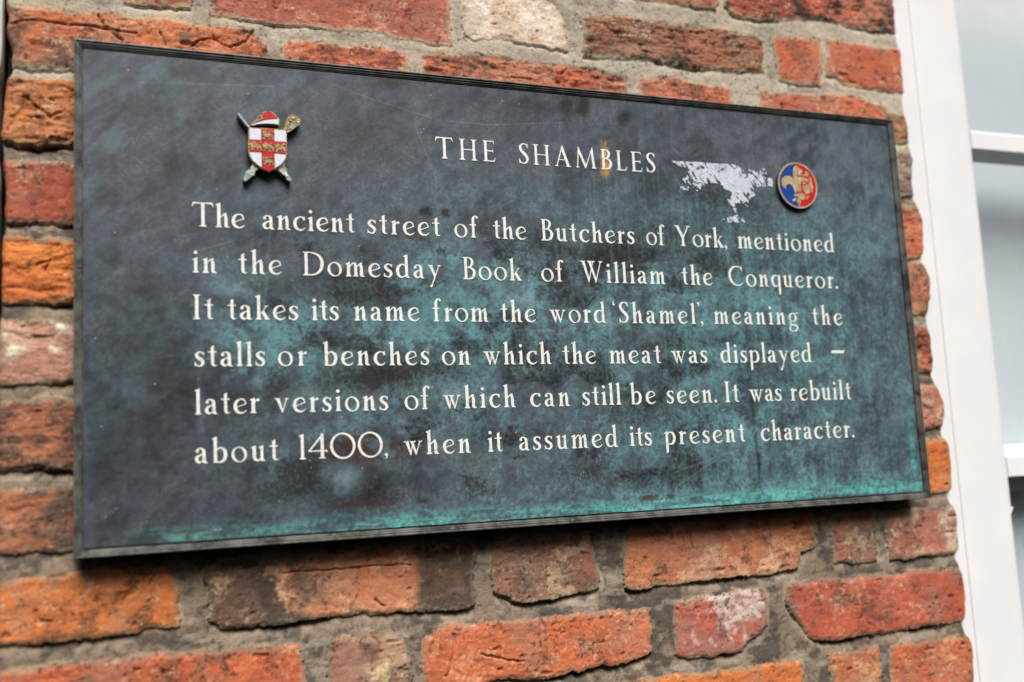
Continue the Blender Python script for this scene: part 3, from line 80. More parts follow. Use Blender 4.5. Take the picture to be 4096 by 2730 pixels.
def vnoise(X, Z, sx, sz, seed):
    rng = np.random.RandomState(seed)
    T = rng.rand(256, 256)
    u = X / sx + 37.3 + seed * 1.7; v = Z / sz + 51.9 + seed * 2.3
    i = np.floor(u).astype(int); j = np.floor(v).astype(int)
    fu = u - i; fv = v - j
    fu = fu * fu * (3 - 2 * fu); fv = fv * fv * (3 - 2 * fv)
    a = T[j & 255, i & 255]; b = T[j & 255, (i + 1) & 255]
    c = T[(j + 1) & 255, i & 255]; d = T[(j + 1) & 255, (i + 1) & 255]
    return (a * (1 - fu) + b * fu) * (1 - fv) + (c * (1 - fu) + d * fu) * fv

def fbm(X, Z, s, seed, octv=4, gain=0.5, sz=None):
    sz = s if sz is None else sz
    out = 0; amp = 1; tot = 0
    ca, sa = math.cos(0.6), math.sin(0.6)
    for o in range(octv):
        out = out + amp * vnoise(X, Z, s, sz, seed * 13 + o)
        tot += amp; amp *= gain; s *= 0.5; sz *= 0.5
        if abs(s - sz) < 1e-9:
            X, Z = X * ca - Z * sa, X * sa + Z * ca
    return out / tot

def polysdf(X, Z, poly):
    P = np.asarray(poly, float)
    n = len(P)
    d = np.full(X.shape, 1e9)
    ins = np.zeros(X.shape, bool)
    for k in range(n):
        ax, az = P[k]; bx, bz = P[(k + 1) % n]
        ex, ez = bx - ax, bz - az
        L = ex * ex + ez * ez + 1e-12
        t = np.clip(((X - ax) * ex + (Z - az) * ez) / L, 0, 1)
        d = np.minimum(d, (X - ax - t * ex) ** 2 + (Z - az - t * ez) ** 2)
        if abs(ez) > 1e-12:
            c = ((az <= Z) & (bz > Z)) | ((bz <= Z) & (az > Z))
            ins ^= c & (X < ax + (Z - az) / ez * ex)
    d = np.sqrt(d)
    return np.where(ins, -d, d)

def linedist(X, Z, pts):
    d = np.full(X.shape, 1e9)
    for (ax, az), (bx, bz) in zip(pts[:-1], pts[1:]):
        ex, ez = bx - ax, bz - az
        t = np.clip(((X - ax) * ex + (Z - az) * ez) / (ex * ex + ez * ez + 1e-12), 0, 1)
        d = np.minimum(d, (X - ax - t * ex) ** 2 + (Z - az - t * ez) ** 2)
    return np.sqrt(d)

def tag(o, label=None, cat=None, kind=None, group=None):
    if label: o["label"] = label
    if cat: o["category"] = cat
    if kind: o["kind"] = kind
    if group: o["group"] = group
    return o

def thing(name, loc, label, cat):  # an Empty that parents the parts
    o = bpy.data.objects.new(name, None)
    o.empty_display_size = 0.05
    COL.objects.link(o)
    o.location = loc
    return tag(o, label, cat, "thing")

def link(name, mesh, mats, parent=None):
    o = bpy.data.objects.new(name, mesh)
    COL.objects.link(o)
    for m in (mats if isinstance(mats, (list, tuple)) else [mats]):
        mesh.materials.append(m)
    if parent is not None:
        o.parent = parent
        if parent.type == 'EMPTY':
            o.location = -parent.location
    return o

def grid_mesh(name, X, Y, Z, attrs, smooth=True):
    nz, nx = X.shape
    me = bpy.data.meshes.new(name)
    N = nz * nx
    me.vertices.add(N)
    co = np.stack([X, Y, Z], -1).reshape(-1).astype(np.float32)
    me.vertices.foreach_set("co", co)
    idx = np.arange(N).reshape(nz, nx)
    q = np.stack([idx[:-1, :-1], idx[:-1, 1:], idx[1:, 1:], idx[1:, :-1]], -1).reshape(-1)
    F = (nz - 1) * (nx - 1)
    me.loops.add(F * 4)
    me.loops.foreach_set("vertex_index", q.astype(np.int32))
    me.polygons.add(F)
    me.polygons.foreach_set("loop_start", np.arange(0, F * 4, 4, dtype=np.int32))
    me.polygons.foreach_set("use_smooth", np.full(F, smooth, bool))
    me.update()
    for nm, A in attrs.items():
        if A.ndim == 3:
            at = me.attributes.new(nm, 'FLOAT_COLOR', 'POINT')
            rgba = np.ones((N, 4), np.float32); rgba[:, :3] = A.reshape(-1, 3)
            at.data.foreach_set("color", rgba.reshape(-1))
        else:
            at = me.attributes.new(nm, 'FLOAT', 'POINT')
            at.data.foreach_set("value", A.reshape(-1).astype(np.float32))
    me.validate()
    return me

def material(name, color=(0.5, 0.5, 0.5), rough=0.6, metal=0.0, spec=0.4):
    m = bpy.data.materials.new(name)
    m.use_nodes = True
    b = m.node_tree.nodes["Principled BSDF"]
    b.inputs["Base Color"].default_value = (*color, 1)
    b.inputs["Roughness"].default_value = rough
    b.inputs["Metallic"].default_value = metal
    b.inputs["Specular IOR Level"].default_value = spec
    return m, m.node_tree.nodes, m.node_tree.links, b

def noisy(name, c1, c2, scale, rough, metal=0.0, spec=0.4, bump=0.0, bscale=None, lo=0.35, hi=0.65, c3=None, s3=60):
    """two-tone procedural material with fine bump"""
    m, n, l, b = material(name, rough=rough, metal=metal, spec=spec)
    tc = n.new("ShaderNodeTexCoord")
    no = n.new("ShaderNodeTexNoise"); no.inputs["Scale"].default_value = scale; no.inputs["Detail"].default_value = 6
    l.new(tc.outputs["Object"], no.inputs["Vector"])
    cr = n.new("ShaderNodeValToRGB")
    cr.color_ramp.elements[0].position = lo; cr.color_ramp.elements[0].color = (*c1, 1)
    cr.color_ramp.elements[1].position = hi; cr.color_ramp.elements[1].color = (*c2, 1)
    l.new(no.outputs["Fac"], cr.inputs["Fac"])
    out = cr.outputs["Color"]
    if c3 is not None:
        n3 = n.new("ShaderNodeTexNoise"); n3.inputs["Scale"].default_value = s3; n3.inputs["Detail"].default_value = 5
        l.new(tc.outputs["Object"], n3.inputs["Vector"])
        r3 = n.new("ShaderNodeMapRange"); r3.inputs["From Min"].default_value = 0.56; r3.inputs["From Max"].default_value = 0.68
        l.new(n3.outputs["Fac"], r3.inputs["Value"])
        mx = n.new("ShaderNodeMix"); mx.data_type = 'RGBA'
        l.new(r3.outputs["Result"], mx.inputs["Factor"]); l.new(out, mx.inputs["A"]); mx.inputs["B"].default_value = (*c3, 1)
        out = mx.outputs["Result"]
    l.new(out, b.inputs["Base Color"])
    if bump:
        nb = n.new("ShaderNodeTexNoise"); nb.inputs["Scale"].default_value = bscale or scale * 3; nb.inputs["Detail"].default_value = 4
        l.new(tc.outputs["Object"], nb.inputs["Vector"])
        bp = n.new("ShaderNodeBump"); bp.inputs["Strength"].default_value = 0.6; bp.inputs["Distance"].default_value = bump
        l.new(nb.outputs["Fac"], bp.inputs["Height"]); l.new(bp.outputs["Normal"], b.inputs["Normal"])
    return m

def attr_material(name, rough, spec, fine, fine_amt, bumps):
    """colour from the mesh's own albedo attribute, times a fine grain, with bump layers (scale, distance)"""
    m, n, l, b = material(name, rough=rough, spec=spec)
    at = n.new("ShaderNodeAttribute"); at.attribute_name = "albedo"
    tc = n.new("ShaderNodeTexCoord")
    no = n.new("ShaderNodeTexNoise"); no.inputs["Scale"].default_value = fine; no.inputs["Detail"].default_value = 5
    no.inputs["Roughness"].default_value = 0.7
    l.new(tc.outputs["Object"], no.inputs["Vector"])
    mr = n.new("ShaderNodeMapRange")
    mr.inputs["From Min"].default_value = 0.3; mr.inputs["From Max"].default_value = 0.7
    mr.inputs["To Min"].default_value = 1 - fine_amt; mr.inputs["To Max"].default_value = 1 + fine_amt
    l.new(no.outputs["Fac"], mr.inputs["Value"])
    mx = n.new("ShaderNodeVectorMath"); mx.operation = 'SCALE'
    l.new(at.outputs["Color"], mx.inputs[0]); l.new(mr.outputs["Result"], mx.inputs["Scale"])
    l.new(mx.outputs[0], b.inputs["Base Color"])
    prev = None
    for sc, dist in bumps:
        nb = n.new("ShaderNodeTexNoise"); nb.inputs["Scale"].default_value = sc; nb.inputs["Detail"].default_value = 4
        nb.inputs["Roughness"].default_value = 0.65
        l.new(tc.outputs["Object"], nb.inputs["Vector"])
        bp = n.new("ShaderNodeBump"); bp.inputs["Strength"].default_value = 0.7; bp.inputs["Distance"].default_value = dist
        l.new(nb.outputs["Fac"], bp.inputs["Height"])
        if prev: l.new(prev.outputs["Normal"], bp.inputs["Normal"])
        prev = bp
    if prev: l.new(prev.outputs["Normal"], b.inputs["Normal"])
    return m, n, l, b

def extrude_loops(name, loops, y_front, y_back, mat, parent=None):
    """flat shapes (loops of x,z in mm, holes allowed) given real thickness"""
    cu = bpy.data.curves.new(name, 'CURVE')
    cu.dimensions = '2D'; cu.fill_mode = 'BOTH'
    cu.extrude = (y_back - y_front) / 2
    for lp in loops:
        sp = cu.splines.new('POLY')
        sp.points.add(len(lp) - 1)
        a = np.ones((len(lp), 4), np.float32); a[:, 2] = 0
        a[:, :2] = np.asarray(lp, float)[:, :2] / 1000
        sp.points.foreach_set("co", a.reshape(-1))
        sp.use_cyclic_u = True
    ob = bpy.data.objects.new(name, cu)
    COL.objects.link(ob)
    dg = bpy.context.evaluated_depsgraph_get()
    me = bpy.data.meshes.new_from_object(ob.evaluated_get(dg))
    bpy.data.objects.remove(ob); bpy.data.curves.remove(cu)
    n = len(me.vertices)
    co = np.zeros(n * 3, np.float32); me.vertices.foreach_get("co", co)
    co = co.reshape(-1, 3)
    yc = (y_front + y_back) / 2
    co = np.stack([co[:, 0], yc - co[:, 2], co[:, 1]], -1)
    me.vertices.foreach_set("co", co.reshape(-1)); me.update()
    me.name = name
    me.materials.clear()
    return link(name, me, mat, parent)

def add_box(bm, x0, x1, y0, y1, z0, z1, bev=0.0):
    r = bmesh.ops.create_cube(bm, size=1.0)
    for v in r["verts"]:
        v.co = Vector(((x0 + x1) / 2 + v.co.x * (x1 - x0), (y0 + y1) / 2 + v.co.y * (y1 - y0), (z0 + z1) / 2 + v.co.z * (z1 - z0)))
    if bev:
        es = list({e for v in r["verts"] for e in v.link_edges})
        bmesh.ops.bevel(bm, geom=es, offset=bev, segments=2, affect='EDGES')

def add_prism(bm, prof, axis, a, b):
    """profile swept along x (prof = y,z) or z (prof = x,y)"""
    def pt(p, t): return (t, p[0], p[1]) if axis == 'x' else (p[0], p[1], t)
    v0 = [bm.verts.new(pt(p, a)) for p in prof]; v1 = [bm.verts.new(pt(p, b)) for p in prof]
    n = len(prof)
    for i in range(n):
        bm.faces.new((v0[i], v0[(i + 1) % n], v1[(i + 1) % n], v1[i]))
    bm.faces.new(v0); bm.faces.new(list(reversed(v1)))

def finish(bm, name, mat, parent=None):
    bmesh.ops.recalc_face_normals(bm, faces=bm.faces)
    me = bpy.data.meshes.new(name); bm.to_mesh(me); bm.free()
    return link(name, me, mat, parent)

# ------------------------------------------------------------------ brick wall: one weathered relief sheet
KINDS = {  # main, second, dark stain, pale bloom, stain amount, bloom amount, roughness mm
 'o1': ((172, 86, 62), (196, 104, 66), (104, 68, 62), (205, 122, 84), .55, .25, 1.5),
 'o2': ((188, 92, 62), (170, 80, 58), (110, 70, 58), (200, 130, 100), .3, .2, 1.2),
 'o3': ((196, 92, 58), (184, 82, 56), (128, 70, 56), (206, 128, 98), .3, .2, .5),
 'r1': ((164, 80, 66), (178, 92, 76), (128, 62, 54), (196, 124, 106), .3, .3, .9),
 'r2': ((190, 98, 74), (176, 84, 64), (120, 72, 60), (206, 140, 116), .3, .3, .8),
 'r3': ((176, 82, 60), (190, 96, 66), (112, 62, 52), (204, 146, 126), .45, .3, 1.5),
 'rs': ((172, 82, 58), (184, 94, 62), (116, 66, 52), (196, 130, 104), .5, .2, 2.2),
 'r4': ((152, 66, 50), (168, 76, 54), (96, 66, 58), (176, 120, 96), .4, .15, 1.0),
 'w':  ((220, 206, 188), (208, 188, 166), (186, 136, 108), (232, 222, 210), .35, .4, 1.1),
 'd':  ((122, 74, 62), (146, 86, 68), (70, 50, 48), (168, 120, 98), .6, .25, 2.2),
 'd2': ((140, 62, 50), (176, 84, 62), (66, 44, 42), (186, 122, 96), .65, .2, 2.0),
 'b':  ((164, 92, 62), (146, 78, 58), (92, 62, 54), (190, 140, 110), .4, .2, 1.5),
 'p':  ((124, 92, 90), (148, 104, 96), (84, 66, 68), (188, 164, 154), .4, .4, 1.8),
 'rp': ((160, 90, 78), (178, 104, 88), (104, 70, 66), (200, 166, 150), .35, .4, 1.0),
 'ob': ((196, 108, 64), (176, 92, 62), (98, 70, 68), (210, 150, 112), .55, .3, 1.0),
 'ob2': ((204, 96, 56), (190, 90, 54), (112, 66, 50), (214, 132, 92), .3, .2, 1.0),
 'o':  ((204, 112, 62), (192, 100, 54), (112, 72, 52), (214, 136, 92), .38, .15, .8),
 'os': ((202, 112, 58), (188, 98, 52), (128, 76, 48), (214, 138, 86), .35, .12, 2.4),
 'or': ((198, 92, 52), (184, 82, 50), (112, 66, 52), (210, 140, 104), .35, .2, .9),
 'pk': ((176, 116, 102), (192, 142, 126), (118, 80, 72), (220, 196, 182), .4, .6, 1.4),
 'rb': ((156, 86, 62), (172, 98, 66), (92, 68, 62), (196, 136, 104), .55, .2, 1.5),
 'dl': ((112, 82, 72), (150, 92, 74), (72, 60, 56), (160, 138, 118), .6, .3, 1.2),
 'om': ((194, 112, 76), (182, 100, 72), (112, 76, 64), (212, 156, 124), .5, .4, 1.0),
 'dk': ((86, 62, 58), (120, 76, 66), (62, 48, 46), (168, 124, 102), .5, .35, 1.0),
 'pr': ((142, 88, 76), (158, 94, 78), (94, 72, 68), (188, 156, 124), .5, .3, 1.2),
 'pp': ((158, 102, 90), (182, 130, 104), (106, 68, 62), (208, 178, 134), .5, .45, .9),
 'pv': ((166, 96, 88), (182, 84, 70), (112, 76, 74), (200, 168, 168), .4, .6, .9),
 'rd': ((186, 80, 54), (172, 74, 54), (112, 64, 56), (204, 158, 138), .4, .3, .8),
}

def build_wall():
    STEP = 1.1
    z0, z1 = -330.0, 800.0
    s0, s1 = -130.0, 1120.0
    Sx, Zz = np.meshgrid(np.arange(s0, s1, STEP), np.arange(z0, z1, STEP))
    nz, nx = Sx.shape
    re = sorted((z, x) for x, z in D["re"]); le = sorted((z, x) for x, z in D["le"])
    zc = Zz[:, 0]
    zj = zc + 2.0 * (vnoise(zc, zc * 0, 6, 6, 5) - .5)
    def edge(tab, per):
        t = np.array(tab)
        lo, hi = t[0, 0], t[-1, 0]
        zz = np.where(zj < lo, hi - ((hi - zj) % (hi - lo)), np.where(zj > hi, lo + ((zj - lo) % (hi - lo)), zj))
        return np.interp(zz, t[:, 0], t[:, 1])
    xr = edge(re, 0) + 1.6 * (vnoise(zc, zc * 0, 9, 9, 7) - .5)
    xl = np.interp(zj, [a for a, _ in le], [b for _, b in le]) + 1.6 * (vnoise(zc, zc * 0, 9, 9, 8) - .5)

    # every brick of the photograph, then plain courses above, below and behind the plaque
    bricks = [(k, np.array(p)) for k, p in D["bricks"]]
    boxes = [(p[:, 0].min(), p[:, 0].max(), p[:, 1].min(), p[:, 1].max()) for _, p in bricks]
    rng = np.random.RandomState(4)
    pool = ['o', 'r3', 'rb', 'om', 'rd', 'pr', 'ob', 'd', 'r1']
    for c in range(-5, 12):
        zb = 12 + 76.5 * c
        x = -230.0 + (c % 2) * 118
        while x < 1180:
            ln = 226 if rng.rand() < .6 else 108
            bx = (x, x + ln, zb, zb + 62)
            hit = any(bx[0] < b[1] + 5 and bx[1] > b[0] - 5 and bx[2] < b[3] + 5 and bx[3] > b[2] - 5 for b in boxes)
            if not hit:
                j = rng.uniform(-2, 2, 8)
                bricks.append((pool[rng.randint(len(pool))], np.array([(x + j[0], zb + j[1]), (x + ln + j[2], zb + j[3]), (x + ln + j[4], zb + 62 + j[5]), (x + j[6], zb + 62 + j[7])])))
            x += ln + 12

    WX = Sx + 7.0 * (fbm(Sx, Zz, 18, 1, 4, .55) - .5) + 1.0 * (vnoise(Sx, Zz, 3.2, 3.2, 2) - .5)
    WZ = Zz + 7.5 * (fbm(Sx, Zz, 20, 3, 4, .55) - .5) + 1.0 * (vnoise(Sx, Zz, 3.2, 3.2, 4) - .5)
    dist = np.full(Sx.shape, 60.0)
    who = np.full(Sx.shape, -1)
    lu = np.zeros(Sx.shape)
    for bi, (k, p) in enumerate(bricks):
        a0 = max(int((p[:, 0].min() - 14 - s0) / STEP), 0); a1 = min(int((p[:, 0].max() + 14 - s0) / STEP) + 2, nx)
        b0 = max(int((p[:, 1].min() - 14 - z0) / STEP), 0); b1 = min(int((p[:, 1].max() + 14 - z0) / STEP) + 2, nz)
        if a1 - a0 < 2 or b1 - b0 < 2: continue
        sl = (slice(b0, b1), slice(a0, a1))
        sd_ = polysdf(WX[sl], WZ[sl], p)
        better = sd_ < dist[sl]
        dist[sl] = np.where(better, sd_, dist[sl]); who[sl] = np.where(better, bi, who[sl])
    dist = dist - 2.2 - 3.0 * (fbm(Sx, Zz, 9, 9, 3, .6) - .5)
    inside = dist < 0
    din = np.maximum(-dist, 0)

    # distance below the brick above, row by row from the top: the joints were struck back under each brick
    da = np.zeros(Sx.shape); cur = np.full(nx, 30.0)
    for i in range(nz - 1, -1, -1):
        cur = np.where(inside[i], 0, cur + STEP); da[i] = cur

    top = sstep(380, 450, Zz)                                     # pointing is flush and pale high up, recessed lower down
    grit = fbm(Sx, Zz, 5, 21, 4, .7)
    m_b = -(1.2 + .8 * (1 - top)) + 3.2 * (fbm(Sx, Zz, 26, 22, 3) - .5) + 1.1 * (grit - .5)
    deep = (.3 + 1.1 * sstep(.3, .7, fbm(Sx, Zz, 60, 23, 3)))
    m_h = m_b - (8.5 - 6.0 * top) * deep * np.exp(-(da / (7.0 - 2.5 * top)) ** 2)
    m_h = np.where(Sx > xr[:, None] - 26, np.maximum(m_h, -4.6), m_h)
    H = np.where(inside, m_b, m_h)
    mortL = lin((178, 166, 148)); mortM = lin((142, 126, 108)); mortD = lin((80, 72, 66)); tan = lin((196, 172, 136))
    f1 = fbm(Sx, Zz, 34, 31, 4); f2 = fbm(Sx, Zz, 42, 32, 5, .6); f3 = fbm(Sx, Zz, 9, 33, 4, .65)
    base = mortL * top[..., None] + mortM * (1 - top)[..., None]
    base = base * (0.78 + 0.44 * f1)[..., None]
    soot = sstep(.44 + .08 * top, .58 + .08 * top, f2 * .7 + f3 * .3) * (1 - .55 * top)
    clump = sstep(.54, .66, fbm(Sx, Zz, 22, 36, 4, .6, sz=6)) * .38
    soot = np.clip(soot * .82 + clump * (.3 + .7 * (1 - top)), 0, .9)
    C = base * (1 - soot[..., None]) + mortD * soot[..., None]
    pale = (sstep(.58, .70, fbm(Sx, Zz, 34, 37, 4, .6, sz=14)) * .30)[..., None]
    C = C * (1 - pale) + lin((196, 188, 172)) * pale
    C = C * (.80 + .40 * grit)[..., None]
    tanw = sstep(5.0, 0.5, np.where(inside, 99, dist)) * sstep(.50, .62, fbm(Sx, Zz, 26, 34, 3)) * .55
    C = C * (1 - tanw[..., None]) + tan * tanw[..., None]
    gravel = sstep(.74, .8, vnoise(Sx, Zz, 2.6, 2.6, 35)) * sstep(.45, .6, f3)
    C = C * (1 - gravel[..., None] * .55) + lin((66, 60, 58)) * gravel[..., None] * .55

    n1 = fbm(Sx, Zz, 40, 41, 4, .55); n2 = fbm(Sx, Zz, 24, 42, 5, .62); n3 = fbm(Sx, Zz, 30, 43, 5, .6)
    n4 = fbm(Sx, Zz, 7, 44, 3, .6); lay = fbm(Sx, Zz, 30, 45, 4, .6, sz=8)
    rid = 1 - np.abs(2 * fbm(Sx, Zz, 22, 46, 4, .55) - 1); rid2 = 1 - np.abs(2 * fbm(Sx, Zz, 36, 47, 4, .55, sz=12) - 1)
    dst = fbm(Sx, Zz, 46, 50, 5, .62); fbm9 = fbm(Sx, Zz, 12, 55, 4, .7, sz=7); spk = .6 * vnoise(Sx, Zz, 3.4, 2.6, 51) + .4 * vnoise(Sx, Zz, 1.7, 1.5, 52); spk2 = .55 * vnoise(Sx, Zz, 4.4, 3.0, 53) + .45 * vnoise(Sx, Zz, 1.8, 1.6, 54)
    pits = sstep(.84, .93, vnoise(Sx, Zz, 5.5, 4.2, 48)) * sstep(.45, .6, n1)
    big = sstep(.90, .95, vnoise(Sx, Zz, 12, 10, 49))
    for bi, (k, p) in enumerate(bricks):
        sel = inside & (who == bi)
        if not sel.any(): continue
        main, sec, drk, lgt, dA, lA, ro = KINDS['om' if k == 'mx' else k]
        ro *= 1.3
        off = rng.uniform(-.05, .05)
        a, b, c, e = n1[sel], n2[sel], n3[sel], n4[sel]
        ly = lay[sel]
        w2 = sstep(.38, .62, a)[:, None]
        col = lin(main) * (1 - w2) + lin(sec) * w2
        xx = (Sx[sel] - p[:, 0].min()) / (np.ptp(p[:, 0]) + 1e-6)
        if k == 'mx':                                             # one brick, burnt dark at both ends
            wob = .16 * (c - .5) + .05 * (e - .5)
            we = np.maximum(sstep(.34, .26, xx + wob * 1.6), sstep(.75, .78, xx + wob * .5))[:, None]
            col = col * (1 - we) + (lin((104, 76, 68)) * w2 + lin((80, 60, 56)) * (1 - w2)) * we
        gd = 0.0
        if k == 'o1': gd = .16 * (sstep(.6, .1, xx) - .5); 
        wd = (sstep(.61 - .21 * dA, .74 - .14 * dA, .65 * b + .2 * ly + .15 * e + off + gd + .10 * sstep(9, 0, din[sel]) * (dst[sel] * 2 - .5)) * min(1, dA + .35))[:, None]
        col = col * (1 - wd) + lin(drk) * wd
        wl = (sstep(.62 - .2 * lA, .76 - .14 * lA, .7 * c + .3 * e - off) * min(1, lA + .3))[:, None]
        col = col * (1 - wl) + lin(lgt) * wl
        de = din[sel]
        rim = (sstep(6.5, .3, de + 7 * (e - .5) + 5 * (c - .5)) * .62)[:, None]
        col = col * (1 - rim) + (base[sel] * .9) * rim
        pd = np.maximum(pits[sel] * .55, big[sel] * .35)[:, None]
        col = col * (1 - pd) + lin(drk) * .75 * pd
        grey = col.mean(1, keepdims=True)
        dust = (.04 + .24 * sstep(.45, .66, dst[sel]))[:, None]
        col = col * (1 - dust) + (grey * .35 + lin((150, 128, 112)) * .65) * dust
        sp = (sstep(.60, .72, spk[sel]) * sstep(.40, .60, b) * .8)[:, None]
        col = col * (1 - sp) + lin(drk) * .7 * sp
        sp2 = (sstep(.66, .76, spk2[sel]) * sstep(.44, .62, c) * .45)[:, None]
        col = col * (1 - sp2) + lin((206, 178, 150)) * sp2
        grey = col.mean(1, keepdims=True)
        gm = .02 if k in ('os', 'o') else .11
        col = (col * (1 - gm) + grey * gm) * (np.array([1.12, 1.26, 1.12]) if k != 'w' else np.array([1.1, 1.06, 1.0]))
        br = (.72 + .56 * (.55 * fbm9[sel] + .45 * e))[:, None]
        col = col * br
        C[sel] = col
        face = 1.2 * rng.uniform(-1, 1) + ro * (1.5 * (a - .5) + 1.0 * (ly - .5) + .6 * (e - .5)) - ro * .7 * rid[sel] ** 6 - 1.3 * pits[sel] - 2.2 * big[sel]
        if ro > 1.75:                                             # spalled faces flake in shelves
            q = 2.6
            sh = (rid2[sel] * 3.0 + 3.0 * b) * q
            fl = np.floor(sh); fr = sh - fl
            face = face + ro * .42 * ((fl + sstep(.72, 1, fr)) / q - 3.2)
        tlt = rng.uniform(-1, 1, 2)
        zz = (Zz[sel] - p[:, 1].mean()) / 32
        face = face + tlt[0] * .7 * (xx - .5) + tlt[1] * .5 * zz
        rnd = sstep(0, 3.0 + 6 * e, de) ** .8
        H[sel] = m_b[sel] * (1 - rnd) + face * rnd
    for cr in D["cracks"]:
        jx = Sx + 2.6 * (vnoise(Sx, Zz, 6, 6, 61) - .5); jz = Zz + 2.6 * (vnoise(Sx, Zz, 6, 6, 62) - .5)
        x_0, x_1 = min(a for a, _ in cr) - 8, max(a for a, _ in cr) + 8
        q_0, q_1 = min(b for _, b in cr) - 8, max(b for _, b in cr) + 8
        i0, i1 = [int(np.clip((v - z0) / STEP, 0, nz)) for v in (q_0, q_1)]
        k0, k1 = [int(np.clip((v - s0) / STEP, 0, nx)) for v in (x_0, x_1)]
        sl = (slice(i0, i1), slice(k0, k1))
        ld = linedist(jx[sl], jz[sl], cr)
        H[sl] -= 4.0 * np.exp(-(ld / .9) ** 2)

    # the sheet turns round both arrises of the pier and runs back into the reveal
    rr = 5.0
    X = Sx.copy(); Yb = -H
    XR = xr[:, None]; XL = xl[:, None]
    t = np.maximum(Sx - (XR - rr), 0); tl = np.maximum((XL + rr) - Sx, 0)
    arc = rr * math.pi / 2
    def wrap(t): 
        a = np.minimum(t, arc) / rr
        return rr * np.sin(a), rr * (1 - np.cos(a)) + np.maximum(t - arc, 0)
    dx, dy = wrap(t); dxl, dyl = wrap(tl)
    side = sstep(0, arc, t) ; sidel = sstep(0, arc, tl)
    X = np.where(t > 0, XR - rr + dx + side * np.clip(H, -3, 1) * .5, X)
    X = np.where(tl > 0, XL + rr - dxl - sidel * np.clip(H, -3, 1) * .5, X)
    Yb = Yb * (1 - np.maximum(side, sidel)) + dy + dyl
    me = grid_mesh("brick_wall", X / 1000, BY + Yb / 1000, Zz / 1000, {"albedo": np.clip(C, .004, .9)})
    return me

m_wall, *_ = attr_material("weathered_brick_and_mortar", 0.92, 0.15, 420, 0.22, [(900, 0.0008), (320, 0.0012)])
wall = link("brick_wall", build_wall(), m_wall)
tag(wall, "old weathered orange and red brick wall with rough grey lime mortar", "brick wall", "thing")

# ------------------------------------------------------------------ lettering drawn as tapering brush strokes
class Glyph:
    N = 150; PAD = 0.2; TOP = 1.25; BOT = -0.55
    def __init__(self, adv):
        self.adv = adv
        w = int((adv + 2 * self.PAD) * self.N); h = int((self.TOP - self.BOT) * self.N)
        self.x, self.y = np.meshgrid((np.arange(w) + .5) / self.N - self.PAD, (np.arange(h) + .5) / self.N + self.BOT)
        self.f = np.zeros((h, w), bool)
    def poly(self, p, sub=False):
        s = polysdf(self.x, self.y, p) < 0
        self.f = (self.f & ~s) if sub else (self.f | s); return self
    def ell(self, cx, cy, rx, ry, rot=0, sub=False):
        c, s = math.cos(R(rot)), math.sin(R(rot))
        u = (self.x - cx) * c + (self.y - cy) * s; v = -(self.x - cx) * s + (self.y - cy) * c
        m = (u / rx) ** 2 + (v / ry) ** 2 < 1
        self.f = (self.f & ~m) if sub else (self.f | m); return self
    def st(self, pts):
        P = np.array(pts, float); n = len(P)
        E = np.vstack([2 * P[0] - P[1], P, 2 * P[-1] - P[-2]])
        prev = None
        for k in range(n - 1):
            a, b, c, d = E[k], E[k + 1], E[k + 2], E[k + 3]
            for t in np.linspace(0, 1, 22):
                q = .5 * (2 * b + (c - a) * t + (2 * a - 5 * b + 4 * c - d) * t * t + (-a + 3 * b - 3 * c + d) * t ** 3)
                r = max(q[2] / 2, .012)
                i0 = max(int((q[0] - r + self.PAD) * self.N) - 1, 0); i1 = int((q[0] + r + self.PAD) * self.N) + 2
                j0 = max(int((q[1] - r - self.BOT) * self.N) - 1, 0); j1 = int((q[1] + r - self.BOT) * self.N) + 2
                sl = (slice(j0, j1), slice(i0, i1))
                self.f[sl] |= (self.x[sl] - q[0]) ** 2 + (self.y[sl] - q[1]) ** 2 < r * r
        return self
    def stem(self, l, r, y0, y1): return self.poly([(l, y0), (r, y0), (r, y1), (l, y1)])
    def foot(self, l, r, y=0.0, e=.075, left=True, right=True):
        a = l - (e if left else 0); b = r + (e if right else 0)
        return self.poly([(a, y), ((l + r) / 2, y + .012), (b, y), (b - .012, y + .022), (r, y + .085), (l, y + .085), (a + .012, y + .022)])
    def head(self, l, r, y=1.0, e=.075):
        return self.poly([(l - e, y), ((l + r) / 2, y - .012), (r + e, y), (r + e - .012, y - .022), (r, y - .085), (l, y - .085), (l - e + .012, y - .022)])
    def flag(self, l, r, y, e=.075):      # slanting pen entry
        return self.poly([(r, y + .035), (l - e, y - .055), (l - e + .015, y - .08), (l, y - .1), (r, y - .12)])
    def spur(self, l, r):                 # right-hand exit at the foot
        return self.poly([(l, .2), (l, .05), (l + .05, .0), (r + .085, 0), (r + .09, .022), (r + .02, .06), (r, .12), (r, .2)])

SW, XH = .135, .6
def arch(g, l, w):                        # shoulder springing from a stem's right side
    r = l + w
    g.st([(l - .02, .40, .05), (l + .1, .525, .055), (l + .2, .575, .075), (r - .10, .53, .115), (r - .065, .40, .135), (r - .065, .12, .135)])
    g.spur(r - .1325, r + .0025)

